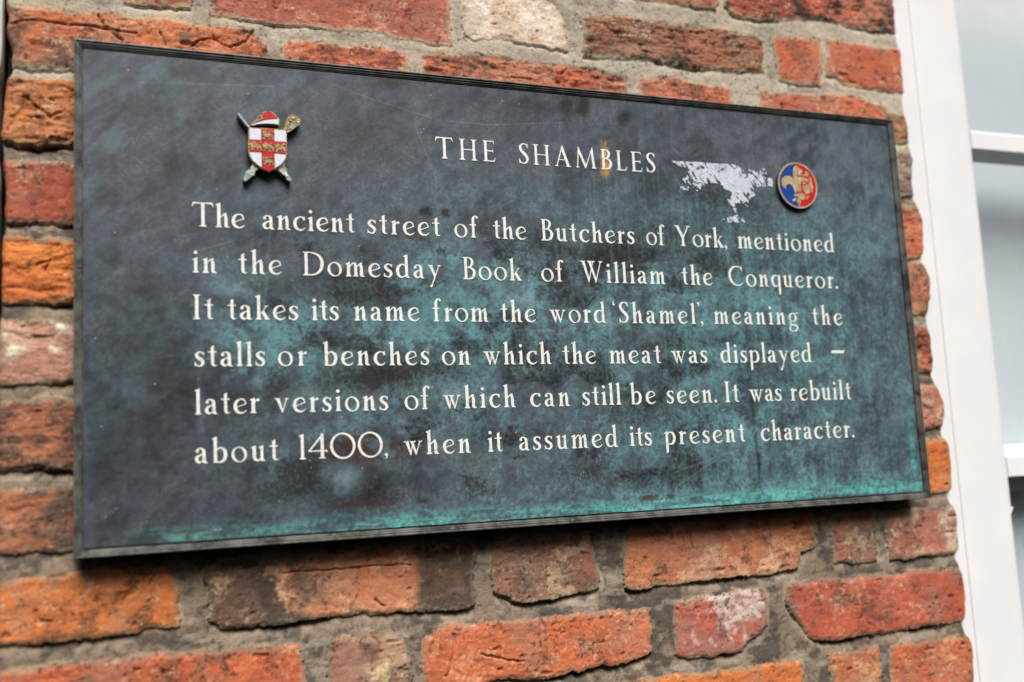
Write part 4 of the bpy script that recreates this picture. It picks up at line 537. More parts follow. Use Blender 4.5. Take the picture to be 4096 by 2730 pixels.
def glyph(c):
    if c == 'o': return Glyph(.61).ell(.305, .29, .305, .312).ell(.305, .29, .185, .262, 12, True)
    if c == 'e':
        g = Glyph(.53); g.st([(.06, .235, .05), (.25, .30, .045), (.475, .385, .05)])
        return g.st([(.485, .39, .05), (.42, .54, .07), (.27, .572, .062), (.115, .46, .12), (.07, .27, .14), (.14, .09, .12), (.30, .022, .075), (.43, .06, .055), (.51, .13, .03)])
    if c == 'n':
        g = Glyph(.56).stem(.075, .21, 0, XH - .02).flag(.075, .21, XH).foot(.075, .21); arch(g, .21, .27); return g
    if c == 'm':
        g = Glyph(.83).stem(.075, .21, 0, XH - .02).flag(.075, .21, XH).foot(.075, .21)
        g.st([(.19, .40, .05), (.29, .53, .055), (.375, .575, .07), (.43, .53, .11), (.4475, .40, .125), (.4475, .06, .125)]).foot(.385, .51, e=.06)
        arch(g, .50, .255); return g
    if c == 'h':
        g = Glyph(.57).stem(.075, .21, 0, .96).flag(.075, .21, 1.0).foot(.075, .21); arch(g, .21, .275); return g
    if c == 'u':
        g = Glyph(.56).stem(.075, .21, .2, XH - .03).flag(.075, .21, XH)
        g.st([(.1425, .3, .135), (.15, .13, .13), (.24, .032, .09), (.35, .06, .055), (.42, .15, .04)])
        return g.stem(.38, .50, .0, XH - .03).flag(.38, .50, XH).spur(.38, .50)
    if c == 'r':
        g = Glyph(.38).stem(.075, .21, 0, XH - .02).flag(.075, .21, XH).foot(.075, .21)
        return g.st([(.19, .40, .04), (.25, .51, .05), (.32, .555, .06)]).ell(.335, .525, .062, .062)
    if c == 'i': return Glyph(.28).stem(.075, .205, 0, XH - .02).flag(.075, .205, XH).foot(.075, .205).ell(.135, .825, .078, .078)
    if c == 'l': return Glyph(.28).stem(.075, .205, 0, .96).flag(.075, .205, 1.0).foot(.075, .205)
    if c == 't':
        g = Glyph(.36).poly([(.245, .86), (.10, .755), (.12, .73), (.245, .62)]).stem(.12, .245, .12, .78)
        g.poly([(.0, .53), (.0, .62), (.015, .60), (.31, .60), (.345, .635), (.335, .53), (.31, .553), (.02, .553)])
        return g.st([(.183, .16, .125), (.20, .075, .11), (.26, .03, .06), (.355, .055, .028)])
    if c == 'f':
        g = Glyph(.42).stem(.11, .24, 0, .75).foot(.11, .24)
        g.st([(.175, .72, .13), (.185, .86, .12), (.25, .965, .075), (.34, .972, .06)]).ell(.365, .925, .058, .058)
        return g.poly([(.0, .53), (.0, .625), (.015, .60), (.30, .60), (.33, .635), (.325, .53), (.30, .553), (.02, .553)])
    if c == 'a':
        g = Glyph(.50).ell(.10, .475, .068, .068)
        g.st([(.085, .49, .07), (.14, .56, .06), (.235, .575, .06), (.335, .50, .12), (.352, .36, .13), (.352, .10, .13)]).spur(.287, .417)
        return g.st([(.33, .35, .05), (.20, .315, .065), (.085, .22, .125), (.085, .11, .13), (.165, .035, .085), (.26, .06, .05), (.33, .14, .04)])
    if c == 's':
        g = Glyph(.42).st([(.355, .50, .055), (.27, .57, .055), (.17, .565, .075), (.09, .46, .125), (.155, .35, .13), (.28, .265, .135), (.335, .15, .125), (.27, .045, .085), (.17, .022, .06), (.06, .085, .055)])
        return g.poly([(.375, .61), (.385, .43), (.36, .43), (.31, .53)]).poly([(.02, -.01), (.01, .19), (.04, .19), (.10, .07)])
    if c == 'c':
        g = Glyph(.52).st([(.455, .47, .08), (.40, .555, .065), (.29, .577, .06), (.13, .48, .115), (.075, .29, .145), (.14, .10, .13), (.29, .022, .08), (.41, .05, .055), (.50, .13, .03)])
        return g.poly([(.495, .62), (.50, .42), (.43, .45), (.40, .55)])
    if c == 'd':
        g = Glyph(.63).st([(.45, .50, .05), (.36, .565, .055), (.27, .577, .065), (.125, .47, .125), (.078, .28, .145), (.14, .09, .125), (.26, .028, .075), (.37, .06, .055), (.45, .13, .045)])
        return g.stem(.415, .545, .05, .96).flag(.415, .545, 1.0).spur(.415, .545)
    if c == 'b':
        g = Glyph(.60).stem(.075, .205, .0, .96).flag(.075, .205, 1.0)
        g.poly([(.075, .1), (.055, -.01), (.10, 0), (.205, .02), (.205, .1)])
        return g.st([(.17, .44, .045), (.26, .55, .055), (.35, .577, .065), (.48, .49, .125), (.527, .31, .145), (.47, .11, .125), (.36, .028, .075), (.25, .022, .06), (.16, .05, .06)])
    if c == 'p':
        g = Glyph(.62).poly([(.075, -.41), (.205, -.33), (.205, .56), (.075, .56)]).flag(.075, .205, XH)
        return g.st([(.17, .44, .045), (.26, .55, .055), (.36, .577, .065), (.49, .49, .125), (.537, .30, .145), (.48, .11, .125), (.36, .028, .07), (.26, .03, .055), (.16, .08, .045)])
    if c == 'q':
        g = Glyph(.63).st([(.47, .52, .05), (.36, .57, .055), (.27, .577, .065), (.125, .47, .125), (.078, .28, .145), (.14, .09, .125), (.26, .028, .075), (.37, .06, .055), (.46, .15, .045)])
        return g.poly([(.43, .56), (.43, -.43), (.56, -.33), (.56, .63), (.50, .59)])
    if c == 'k':
        g = Glyph(.56).stem(.075, .205, 0, .96).flag(.075, .205, 1.0).foot(.075, .205)
        g.poly([(.19, .22), (.42, .545), (.475, .545), (.19, .15 + .03)]).poly([(.36, .575), (.55, .585), (.545, .565), (.46, .54), (.42, .53), (.37, .55)])
        return g.poly([(.235, .31), (.33, .40), (.53, .08), (.59, .02), (.585, 0), (.36, 0), (.38, .05)])
    def vee(g, x, wl, h, foot, tl=.15, tr=.055):
        g.poly([(x + .06, h), (x + .06 + tl, h), (foot + .045, .12 * h), (foot + .02, -.015), (foot - .01, -.015)])
        g.poly([(x + wl - .06 - tr, h), (x + wl - .06, h), (foot + .02, -.015), (foot - .01, -.015), (foot - .01, .06 * h)])
        return g
    def slab(g, a, b, h): return g.poly([(a, h + .012), ((a + b) / 2, h), (b, h + .012), (b - .01, h - .012), (b - .06, h - .06), (a + .06, h - .06), (a + .01, h - .012)])
    if c == 'v':
        g = vee(Glyph(.62), .02, .59, XH - .02, .33); slab(g, .0, .27, XH - .02); return slab(g, .42, .62, XH - .02)
    if c == 'w':
        g = vee(Glyph(.84), .02, .50, XH - .02, .31); vee(g, .25, .57, XH - .02, .54, tl=.13)
        slab(g, .0, .27, XH - .02); slab(g, .26, .56, XH - .02); return slab(g, .64, .84, XH - .02)
    if c == 'y':
        g = Glyph(.62).poly([(.07, .58), (.22, .58), (.375, .14), (.33, -.02), (.31, -.02)])
        g.poly([(.50, .58), (.555, .58), (.22, -.31), (.155, -.35), (.17, -.27)]).ell(.15, -.335, .062, .062)
        slab(g, .0, .28, .58); return slab(g, .42, .63, .58)
    if c == 'g':
        g = Glyph(.66).ell(.27, .36, .235, .235).ell(.27, .36, .125, .185, 0, True)
        g.st([(.40, .53, .05), (.50, .575, .055), (.575, .59, .06)]).poly([(.60, .66), (.625, .50), (.58, .55)])
        g.st([(.17, .17, .05), (.105, .09, .06), (.13, .01, .09), (.30, -.02, .10), (.45, -.05, .12), (.51, -.16, .10), (.43, -.29, .07), (.27, -.335, .06), (.12, -.31, .07), (.055, -.21, .08), (.10, -.09, .06), (.16, -.02, .05)])
        return g
    if c == 'T':
        g = Glyph(.86).stem(.365, .505, 0, .96).foot(.365, .505, e=.1)
        return g.poly([(.05, 1.01), (.43, .995), (.81, 1.01), (.86, .80), (.84, .80), (.76, .93), (.505, .94), (.50, .90), (.37, .90), (.365, .94), (.11, .93), (.02, .80), (0, .80)])
    if c == 'H':
        g = Glyph(.92)
        for l in (.11, .68): g.stem(l, l + .13, 0, 1).foot(l, l + .13, e=.095).head(l, l + .13, e=.095)
        return g.stem(.2, .72, .475, .53)
    if c == 'E':
        g = Glyph(.64).stem(.1, .235, 0, 1).foot(.1, .235, e=.09, right=False).head(.1, .235, e=.09)
        g.poly([(.2, .995), (.58, 1.0), (.60, .81), (.58, .81), (.54, .935), (.2, .945)]).poly([(.2, .535), (.50, .54), (.535, .61), (.545, .61), (.54, .40), (.53, .40), (.50, .475), (.2, .485)])
        return g.poly([(.2, 0), (.58, 0), (.65, .22), (.63, .22), (.55, .06), (.2, .055)])
    if c == 'L':
        g = Glyph(.60).stem(.1, .235, 0, 1).foot(.1, .235, e=.09, right=False).head(.1, .235, e=.09)
        return g.poly([(.2, 0), (.54, 0), (.61, .22), (.59, .22), (.51, .06), (.2, .055)])
    if c == 'S':
        g = Glyph(.54).st([(.45, .86, .055), (.37, .95, .06), (.26, .97, .065), (.13, .89, .10), (.10, .75, .13), (.18, .60, .15), (.34, .44, .155), (.435, .28, .13), (.39, .11, .10), (.25, .03, .065), (.14, .05, .06), (.05, .15, .055)])
        return g.poly([(.47, 1.01), (.485, .76), (.455, .76), (.40, .90)]).poly([(.02, -.01), (.01, .27), (.04, .27), (.11, .09)])
    if c == 'A':
        g = Glyph(.92).poly([(.43, 1.05), (.46, 1.05), (.82, 0), (.66, 0), (.40, .80)]).poly([(.43, 1.03), (.45, .90), (.155, .0), (.095, .0)])
        return g.stem(.2, .68, .31, .36).foot(.10, .15, e=.09).foot(.67, .81, e=.09)
    if c == 'M':
        g = Glyph(1.16).poly([(.19, 1.04), (.24, .93), (.155, 0), (.10, 0)]).poly([(.185, 1.05), (.22, 1.05), (.60, .13), (.55, -.02), (.53, -.02), (.20, .76)])
        g.poly([(.94, 1.05), (.97, 1.05), (.56, -.02), (.53, -.02), (.53, .06)]).poly([(.93, 1.05), (.965, 1.05), (1.07, 0), (.935, 0), (.86, .80)])
        return g.foot(.10, .155, e=.08).foot(.935, 1.07, e=.08)
    if c == 'B':
        g = Glyph(.63).stem(.1, .235, 0, 1).poly([(.0, 1.0), (.1, 1.0), (.1, .93), (.02, .975)]).poly([(.0, 0), (.1, 0), (.1, .07), (.02, .025)])
        g.st([(.15, .972, .055), (.33, .965, .06), (.455, .88, .105), (.475, .75, .125), (.41, .60, .09), (.28, .535, .055), (.2, .53, .05)])
        return g.st([(.2, .535, .05), (.36, .525, .06), (.51, .44, .115), (.555, .28, .14), (.48, .10, .11), (.33, .032, .065), (.15, .03, .06)])
    if c == 'D':
        g = Glyph(.90).stem(.1, .235, 0, 1).poly([(.0, 1.0), (.1, 1.0), (.1, .93), (.02, .975)]).poly([(.0, 0), (.1, 0), (.1, .07), (.02, .025)])
        return g.st([(.15, .972, .055), (.40, .965, .06), (.68, .86, .10), (.81, .66, .135), (.825, .48, .145), (.76, .25, .125), (.58, .08, .085), (.38, .03, .06), (.15, .03, .06)])
    if c == 'C':
        g = Glyph(.86).st([(.78, .83, .06), (.68, .93, .065), (.50, .97, .065), (.27, .90, .10), (.11, .70, .135), (.08, .48, .145), (.15, .24, .125), (.33, .07, .085), (.52, .03, .065), (.70, .07, .055), (.83, .19, .03)])
        return g.poly([(.80, 1.01), (.815, .72), (.785, .72), (.72, .90)])
    if c == 'I': return Glyph(.32).stem(.095, .23, 0, 1).foot(.095, .23, e=.095).head(.095, .23, e=.095)
    if c == 'Y':
        g = Glyph(.90).stem(.37, .50, 0, .45).foot(.37, .50, e=.09).poly([(.07, 1), (.22, 1), (.50, .48), (.50, .38), (.37, .38)]).poly([(.74, 1), (.80, 1), (.50, .42), (.44, .42)])
        slab(g, .0, .28, 1.0); return slab(g, .64, .90, 1.0)
    if c == 'W':
        g = vee(Glyph(1.17), .04, .72, 1.0, .42, tl=.15); vee(g, .36, .80, 1.0, .78, tl=.14)
        slab(g, .0, .30, 1.0); slab(g, .36, .80, 1.0); return slab(g, .94, 1.19, 1.0)
    if c == '1': return Glyph(.31).stem(.095, .22, 0, .98).flag(.095, .22, 1.0, e=.09).foot(.095, .22, e=.095)
    if c == '4':
        g = Glyph(.82).poly([(.62, 1.05), (.02, .33), (.02, .28), (.06, .28), (.66, .95)]).stem(.52, .65, 0, 1.0).foot(.52, .65, e=.1)
        return g.poly([(.02, .28), (.74, .28), (.80, .24), (.82, .24), (.77, .37), (.75, .34), (.05, .34)])
    if c == '0': return Glyph(1.06).ell(.53, .49, .53, .54).ell(.53, .49, .405, .465, 14, True)
    if c == '.': return Glyph(.15).ell(.075, .06, .075, .075)
    if c == ',': return Glyph(.15).ell(.07, .06, .07, .07).st([(.105, .06, .07), (.10, -.03, .05), (.03, -.12, .02)])
    if c == '`': return Glyph(.14).ell(.085, .87, .062, .062).st([(.045, .88, .05), (.05, .96, .04), (.11, 1.03, .02)])
    if c == "'": return Glyph(.14).ell(.06, .99, .062, .062).st([(.095, .98, .05), (.09, .90, .04), (.03, .83, .02)])
    if c == '-': return Glyph(.84).poly([(.07, .60), (.84, .60), (.78, .44), (.0, .44)])

def contours(F, level=.5):
    F = np.pad(F, 1)
    In = F > level
    case = In[:-1, :-1] * 1 + In[:-1, 1:] * 2 + In[1:, 1:] * 4 + In[1:, :-1] * 8
    T = {1: [(3, 0)], 2: [(0, 1)], 3: [(3, 1)], 4: [(1, 2)], 5: [(3, 0), (1, 2)], 6: [(0, 2)], 7: [(3, 2)], 8: [(2, 3)], 9: [(2, 0)], 10: [(0, 1), (2, 3)], 11: [(2, 1)], 12: [(1, 3)], 13: [(1, 0)], 14: [(0, 3)]}
    nxt = {}
    ii, jj = np.nonzero((case > 0) & (case < 15))
    for i, j in zip(ii.tolist(), jj.tolist()):
        e = ((0, i, j), (1, i, j + 1), (0, i + 1, j), (1, i, j))
        for a, b in T[int(case[i, j])]: nxt[e[a]] = e[b]
    out = []
    while nxt:
        k0 = next(iter(nxt)); k = k0; lp = []
        while k in nxt:
            lp.append(k); k = nxt.pop(k)
        pts = []
        for (h, i, j) in lp:
            a = F[i, j]; b = F[i, j + 1] if h == 0 else F[i + 1, j]
            t = (level - a) / (b - a + 1e-12)
            pts.append((j - 1 + t, i - 1) if h == 0 else (j - 1, i - 1 + t))
        if len(pts) > 7: out.append(np.array(pts))
    return out

def simplify(P, tol):
    n = len(P); far = int(np.argmax(((P - P[0]) ** 2).sum(1)))
    keep = {0, far}
    stack = [(0, far), (far, n)]
    Q = np.vstack([P, P[:1]])
    while stack:
        a, b = stack.pop()
        if b - a < 2: continue
        s = Q[a + 1:b]; d = Q[b] - Q[a]; L = math.hypot(*d) + 1e-9
        dist = np.abs((s[:, 0] - Q[a, 0]) * d[1] - (s[:, 1] - Q[a, 1]) * d[0]) / L
        m = int(np.argmax(dist))
        if dist[m] > tol:
            k = a + 1 + m; keep.add(k % n); stack += [(a, k), (k, b)]
    return P[sorted(keep)]

def blur(F, r):
    F = F.astype(float)
    for ax in (0, 1):
        A = 0
        for o in range(-r, r + 1): A = A + np.roll(F, o, ax)
        F = A / (2 * r + 1)
    return F

GC = {}
def glyph_loops(c):
    if c not in GC:
        g = glyph(c)
        loops = [simplify(p, .35) for p in contours(blur(blur(g.f, 1), 1), .72)]
        xs = g.x[0]; ys = g.y[:, 0]
        loops = [np.stack([xs[0] + p[:, 0] / g.N, ys[0] + p[:, 1] / g.N], 1) for p in loops]
        lo = min(p[:, 0].min() for p in loops); hi = max(p[:, 0].max() for p in loops)
        GC[c] = ([p - np.array([lo, 0]) for p in loops], hi - lo)
    return GC[c]

def line_loops(line, cap, rng):
    for text, x0, x1 in line["w"]:
        out = []
        if text.startswith("'"): text = "`" + text[1:]
        gl = [glyph_loops(c) for c in text]
        tot = sum(w for _, w in gl) * cap
        # tight kerning before marks, even spacing elsewhere
        wt = [(.25 if text[i + 1] == ',' and text[i] == "'" else .7 if text[i + 1] in ".,'" else 1.0) for i in range(len(text) - 1)]
        gap = (x1 - x0 - tot) / sum(wt) if wt else 0
        sx = 1.0
        if gap < .07 * cap and wt:
            sx = (x1 - x0 - .07 * cap * sum(wt)) / tot; gap = .07 * cap
        x = x0
        for i, (lp, w) in enumerate(gl):
            zb = line["b"][0] * x + line["b"][1] + rng.uniform(-.12, .12)
            if text[i] == ',' and i and text[i - 1] == "'":
                x -= .02 * cap
            for p in lp:
                out.append(np.stack([x + p[:, 0] * cap * sx, zb + p[:, 1] * cap + line["b"][0] * p[:, 0] * cap], 1))
            x += w * cap * sx + (gap * wt[i] if i < len(wt) else 0)
        yield out

# ------------------------------------------------------------------ the plaque
plaque = thing("plaque", (0.49, 0.024, 0.0), "dark bronze plaque with green patina and white lettering hung on the brick wall", "plaque")

def build_plate():
    st = .85
    X, Z = np.meshgrid(np.arange(8.4, 971.4, st), np.arange(8.4, 476.8, st))
    wX = X + 26 * (fbm(X, Z, 60, 71, 4) - .5); wZ = Z + 20 * (fbm(X, Z, 50, 72, 4) - .5)
    def blobs(L, pw=1.0, jx=X, jz=Z):
        f = np.zeros(X.shape)
        for x, z, a, b, s in L:
            f = f + s * np.exp(-(((jx - x) / a) ** 2 + ((jz - z) / b) ** 2) ** pw)
        return f
    cl = fbm(X, Z, 45, 73, 5, .6); md = fbm(X, Z, 16, 74, 5, .65); fi = fbm(X, Z, 4, 75, 3, .7)
    gr = np.random.RandomState(7).rand(*X.shape)
    gr2 = blur(gr, 1)
    # slate skin with brushed swirls
    swirl = fbm(X * .8 + Z * .6, Z * .8 - X * .6, 36, 76, 4, .6, sz=9)
    vert = fbm(X, Z, 7, 77, 4, .6, sz=90)
    c0 = lin((64, 67, 74)); c1 = lin((94, 100, 111)); brown = lin((60, 54, 54)); black = lin((30, 29, 30))
    w = np.clip(.5 + 1.6 * (cl - .5) + 1.1 * (swirl - .5) + .5 * (vert - .5), 0, 1)[..., None]
    C = c0 * (1 - w) + c1 * w
    fine = .5 * vnoise(X, Z, 2.2, 1.8, 95) + .5 * vnoise(X, Z, 1.1, 1.0, 96)
    bw = sstep(.50, .60, .34 * md + .26 * cl + .18 * fi + .22 * fine) * (.60 - .25 * sstep(560, 800, X))
    right = sstep(300, 520, X) * sstep(330, 230, Z)
    C = C * (1 - bw[..., None]) + brown * bw[..., None]
    leftdim = sstep(330, 60, X) * sstep(330, 180, Z)
    C = C * (1 - leftdim[..., None] * (.08 + .40 * sstep(.35, .65, swirl))[..., None])
    smg = sstep(.50, .68, .6 * fbm(X, Z, 40, 124, 4, .6, sz=60) + .4 * swirl) * sstep(260, 60, X) * .42
    C = C * (1 - smg[..., None]) + lin((86, 112, 120)) * smg[..., None]
    # teal bloom, stippled
    T = np.clip(blobs(D["teal"], 1.0, wX, wZ) * .62, 0, 1.15)
    T = T * (.35 + 1.3 * sstep(.34, .66, .5 * md + .5 * cl))
    T = T + .10 * sstep(60, 200, X) + .34 * sstep(480, 760, X) * sstep(420, 300, Z) * (.35 + .8 * vert + .5 * cl)
    T = T + .45 * sstep(60, 14, Z) * sstep(40, 300, X) * (.3 + 1.2 * cl)
    cells = vnoise(wX * 1.0, wZ, 2.3, 2.3, 78) * .55 + vnoise(X, Z, 1.3, 1.3, 79) * .45
    stip = sstep(.40, .66, cells + .35 * (fi - .5) + .22 * (T - .5))
    tw = np.clip(T * (.32 + .74 * stip), 0, 1) * .78
    tcol = lin((88, 136, 141)) * (.8 + .4 * fi)[..., None]
    C = C * (1 - tw[..., None]) + tcol * tw[..., None]
    ctr = sstep(90, 220, X) * sstep(345, 290, Z) * sstep(15, 50, Z)
    smoke = sstep(.50, .63, fbm(wX, wZ, 52, 94, 5, .62, sz=30) * .85 + .15 * fine) * ctr * (.75 - .5 * sstep(600, 820, X))
    smoke = (smoke * (.72 + .38 * (1 - stip)))[..., None]
    C = C * (1 - smoke) + lin((36, 35, 36)) * smoke
    # dark smoky stains
    dk = blobs(D["dark"], 1.0, wX + 8 * (md - .5), wZ + 10 * (md - .5))
    dk = np.clip(dk * (.45 + 1.1 * md), 0, 1.2) * (.78 + .3 * (1 - stip))
    dk = np.clip(dk, 0, .93)[..., None]
    C = C * (1 - dk) + lin((38, 36, 36)) * dk
    # pale bluish blooms
    lt = np.clip(blobs(D["light"], 1.2, X + 8 * (md - .5), Z + 8 * (md - .5)), 0, 1) * (.5 + .6 * md)
    C = C * (1 - .75 * lt[..., None]) + lin((116, 138, 148)) * (.75 * lt[..., None])
    runs = sstep(.60, .74, vnoise(X, Z, 3.2, 170, 97)) * sstep(.42, .62, fbm(X, Z, 40, 98, 3)) * sstep(440, 380, Z) * sstep(180, 420, X) * (.30 + .25 * sstep(500, 800, X))
    C = C * (1 - runs[..., None] * .5) + tcol * runs[..., None] * .5
    # streaks run down the face
    for pts, wd, kd, s in D["streak"]:
        wmm = wd * .24
        d = linedist(X + 3 * (fbm(X, Z, 30, 81, 3) - .5), Z, pts)
        k = np.exp(-(d / (wmm * 1.25)) ** 2) * s * .75 * (.45 + .9 * sstep(.35, .65, fbm(X, Z, 10, 82, 4, .6, sz=26)))
        k = np.clip(k, 0, 1)[..., None]
        cc_ = {'b': lin((88, 98, 114)), 't': lin((84, 118, 124)), 'k': lin((34, 32, 36)), 'T': lin((78, 152, 144))}[kd]
        C = C * (1 - k * .8) + cc_ * k * .8
    fs = (vnoise(X, Z, 2.4, 60, 121) * .6 + vnoise(X, Z, 5.5, 120, 122) * .4 - .5) * sstep(300, 560, X) * (.5 + fbm(X, Z, 60, 123, 3))
    C = C * (1 + .24 * fs)[..., None]
    # bare reddish copper
    rd = blobs(D["red"], 3.0, X + 5 * (md - .5), Z + 3 * (md - .5)) * sstep(.40, .52, fbm(X, Z, 12, 84, 4, .6))
    rd = np.clip(rd, 0, 1)[..., None] * .85
    C = C * (1 - rd) + lin((66, 45, 45)) * rd
    # thick verdigris ledge along the bottom
    zl = 7.5 + 6 * sstep(690, 860, X) + 4 * sstep(330, 130, X) + 4 * (fbm(X, X * 0, 90, 85, 3) - .5) * 2
    up_ = 6 + 15 * fbm(X, X * 0, 70, 86, 4)
    env = np.maximum(sstep(90, 300, X), .55 * sstep(20, 90, X)) * (.7 + .5 * fbm(X, X * 0, 40, 189, 3))
    band = sstep(zl - 5, zl + 2, Z + 4 * (md - .5)) * sstep(zl + up_ + 5, zl + 2, Z + 16 * (md - .5) + 5 * (fi - .5))
    crackle = sstep(.30, .56, .5 * vnoise(X, Z, 3.4, 2.6, 87) + .5 * fi)
    vein = fbm(X, Z, 34, 188, 4, .65, sz=4.5)
    v = np.clip(band * env * (.25 + .8 * crackle) * (.12 + 1.0 * sstep(.34, .58, vein)) * (.6 + .7 * sstep(.3, .6, fbm(X, Z, 110, 88, 3, .6, sz=40))), 0, .92)
    v2 = np.clip(np.exp(-((X - 961) / 4.5) ** 2) * sstep(190, 60, Z) * sstep(18, 30, Z) * (.2 + .5 * fi), 0, 1)
    v = np.maximum(v, v2)[..., None]
    vc = lin((92, 172, 164)) * (.66 + .5 * fi)[..., None]
    C = C * (1 - v) + vc * v
    # dark line above and below the ledge
    lip = (sstep(zl - 1, zl - 5, Z) * .45)[..., None]
    C = C * (1 - lip) + lin((44, 46, 52)) * lip
    # ochre scuff rubbed round one letter of the title
    x, z, a, b, s = D["smear"][0]
    u = (X - x) / a; vv = (Z - z) / b
    srg = np.random.RandomState(12); sm = np.zeros(X.shape)
    for q in range(64):
        qx = x + srg.normal(0, 2.9); h0 = srg.uniform(4, 15) * (1.2 - min(abs(qx - x) / 9, .9)); qz = z + srg.normal(0, 4.5)
        tl_ = srg.uniform(-.12, .22)
        sl = (slice(int((z - 40) / st), int((z + 32) / st)), slice(int((x - 26) / st), int((x + 18) / st)))
        dd = linedist(X[sl], Z[sl], [(qx - tl_ * h0 + 1.5, qz - h0), (qx + tl_ * h0, qz + h0)])
        sm[sl] = np.maximum(sm[sl], np.exp(-(dd / srg.uniform(.7, 1.6)) ** 2) * srg.uniform(.4, 1.0))
    sm = np.clip(sm * (.75 + .5 * fi), 0, 1)[..., None]
    C = C * (1 - sm) + lin((170, 134, 72)) * sm
    # hairline scratches
    for pts in D["scr"]:
        x_0 = min(p[0] for p in pts) - 4; x_1 = max(p[0] for p in pts) + 4; z_0 = min(p[1] for p in pts) - 4; z_1 = max(p[1] for p in pts) + 4
        i0, i1 = int(max((z_0 - 8.4) / st, 0)), int(min((z_1 - 8.4) / st + 1, X.shape[0])); j0, j1 = int(max((x_0 - 8.4) / st, 0)), int(min((x_1 - 8.4) / st + 1, X.shape[1]))
        sl = (slice(i0, i1), slice(j0, j1))
        k = (np.exp(-(linedist(X[sl], Z[sl], pts) / .55) ** 2) * .32 * (.5 + md[sl]))[..., None]
        C[sl] = C[sl] * (1 - k) + lin((128, 140, 146)) * k
    fl = (gr > .99985)
    C[fl] = lin((190, 198, 200))
    C = C * (.78 + .44 * gr2)[..., None] * (.84 + .32 * fi)[..., None] * (.80 + .40 * sstep(.36, .62, md))[..., None]
    Hh = .25 * v[..., 0] * (crackle + .4) + .05 * stip * np.clip(T, 0, 1) + .06 * (md - .5)
    # hand-beaten unevenness at the lower left
    dent = np.exp(-(((X - 70) / 75) ** 2 + ((Z - 95) / 70) ** 2)) + .35 * np.exp(-(((X - 80) / 80) ** 2 + ((Z - 200) / 120) ** 2))
    Hh = Hh + dent * .9 * (fbm(X * .8 + Z * .5, Z, 26, 93, 3, .5, sz=14) - .5)
    return grid_mesh("plate", X / 1000, DP - np.clip(Hh, -.4, .28) / 1000 + .0003, Z / 1000, {"albedo": np.clip(C * .92, .004, .8), "teal": np.clip(tw + v[..., 0], 0, 1)})

m_plate, pn, pl, pb = attr_material("patinated_bronze", 0.42, 0.30, 700, 0.18, [(520, 0.00012)])
ta = pn.new("ShaderNodeAttribute"); ta.attribute_name = "teal"
tr = pn.new("ShaderNodeMapRange"); tr.inputs["To Min"].default_value = 0.40; tr.inputs["To Max"].default_value = 0.66
pl.new(ta.outputs["Fac"], tr.inputs["Value"]); pl.new(tr.outputs["Result"], pb.inputs["Roughness"])
plate = link("plate", build_plate(), m_plate, plaque)

m_frame = noisy("dark_bronze_moulding", lin((54, 53, 51)), lin((112, 112, 106)), 60, 0.40, spec=0.6, bump=0.00015, bscale=500, c3=lin((104, 108, 98)), s3=240)
PW, PH = 979.58, 485.0
def build_frame():
    # inward distance, depth (mm): fluted bronze moulding stepping down to the plate
    prof = [(1.5, 26), (0, 24), (0, .9), (.35, .25), (1.0, 0), (1.6, .1), (2.0, .7), (2.2, 1.9), (2.6, 2.0), (2.9, 1.4), (3.6, 1.4), (4.1, 2.0), (4.3, 3.0), (4.7, 3.1), (5.0, 2.6), (5.6, 2.7), (6.1, 3.3), (6.4, 4.1), (6.9, 4.0), (7.3, 7.5), (8.6, 7.6), (8.6, 26)]
    bm = bmesh.new()
    def corners(s): return [(s, s), (PW - s, s), (PW - s, PH - s), (s, PH - s)]
    NS = 40
    rings = []
    for s, y in prof:
        ring = []
        cs = corners(s)
        for k in range(4):
            a, b = cs[k], cs[(k + 1) % 4]
            for t in range(NS):
                f = t / NS
                ring.append(bm.verts.new(((a[0] + (b[0] - a[0]) * f) / 1000, y / 1000, (a[1] + (b[1] - a[1]) * f) / 1000)))
        rings.append(ring)
    n = 4 * NS
    for r0, r1 in zip(rings, rings[1:] + rings[:1]):
        for i in range(n):
            bm.faces.new((r0[i], r0[(i + 1) % n], r1[(i + 1) % n], r1[i]))
    return finish(bm, "frame", m_frame, plaque)
frame = build_frame()
bmb = bmesh.new(); add_box(bmb, .0087, PW / 1000 - .0087, .0056, .0235, .0087, PH / 1000 - .0087)
finish(bmb, "backing_board", noisy("bronze_back", lin((50, 48, 46)), lin((64, 60, 56)), 40, .6), plaque)

m_paint = noisy("ivory_letter_paint", lin((222, 224, 216)), lin((238, 238, 232)), 180, 0.55, spec=0.3, bump=0.00008, bscale=900, c3=lin((196, 194, 182)), s3=330)
lrng = np.random.RandomState(2)
for li, line in enumerate(D["words"]):
    row = bpy.data.objects.new("title_line" if li == 0 else "text_line", None)
    row.empty_display_size = .02
    COL.objects.link(row); row.parent = plaque
    rl = Vector((line["w"][0][1] / 1000, DP, line["b"][1] / 1000)); row.location = rl - plaque.location
    for loops in line_loops(line, 23.7 if li == 0 else 24.2, lrng):
        wd = extrude_loops("word", loops, DP - .0003, DP + .0008, m_paint, row)
        wd.location = -rl

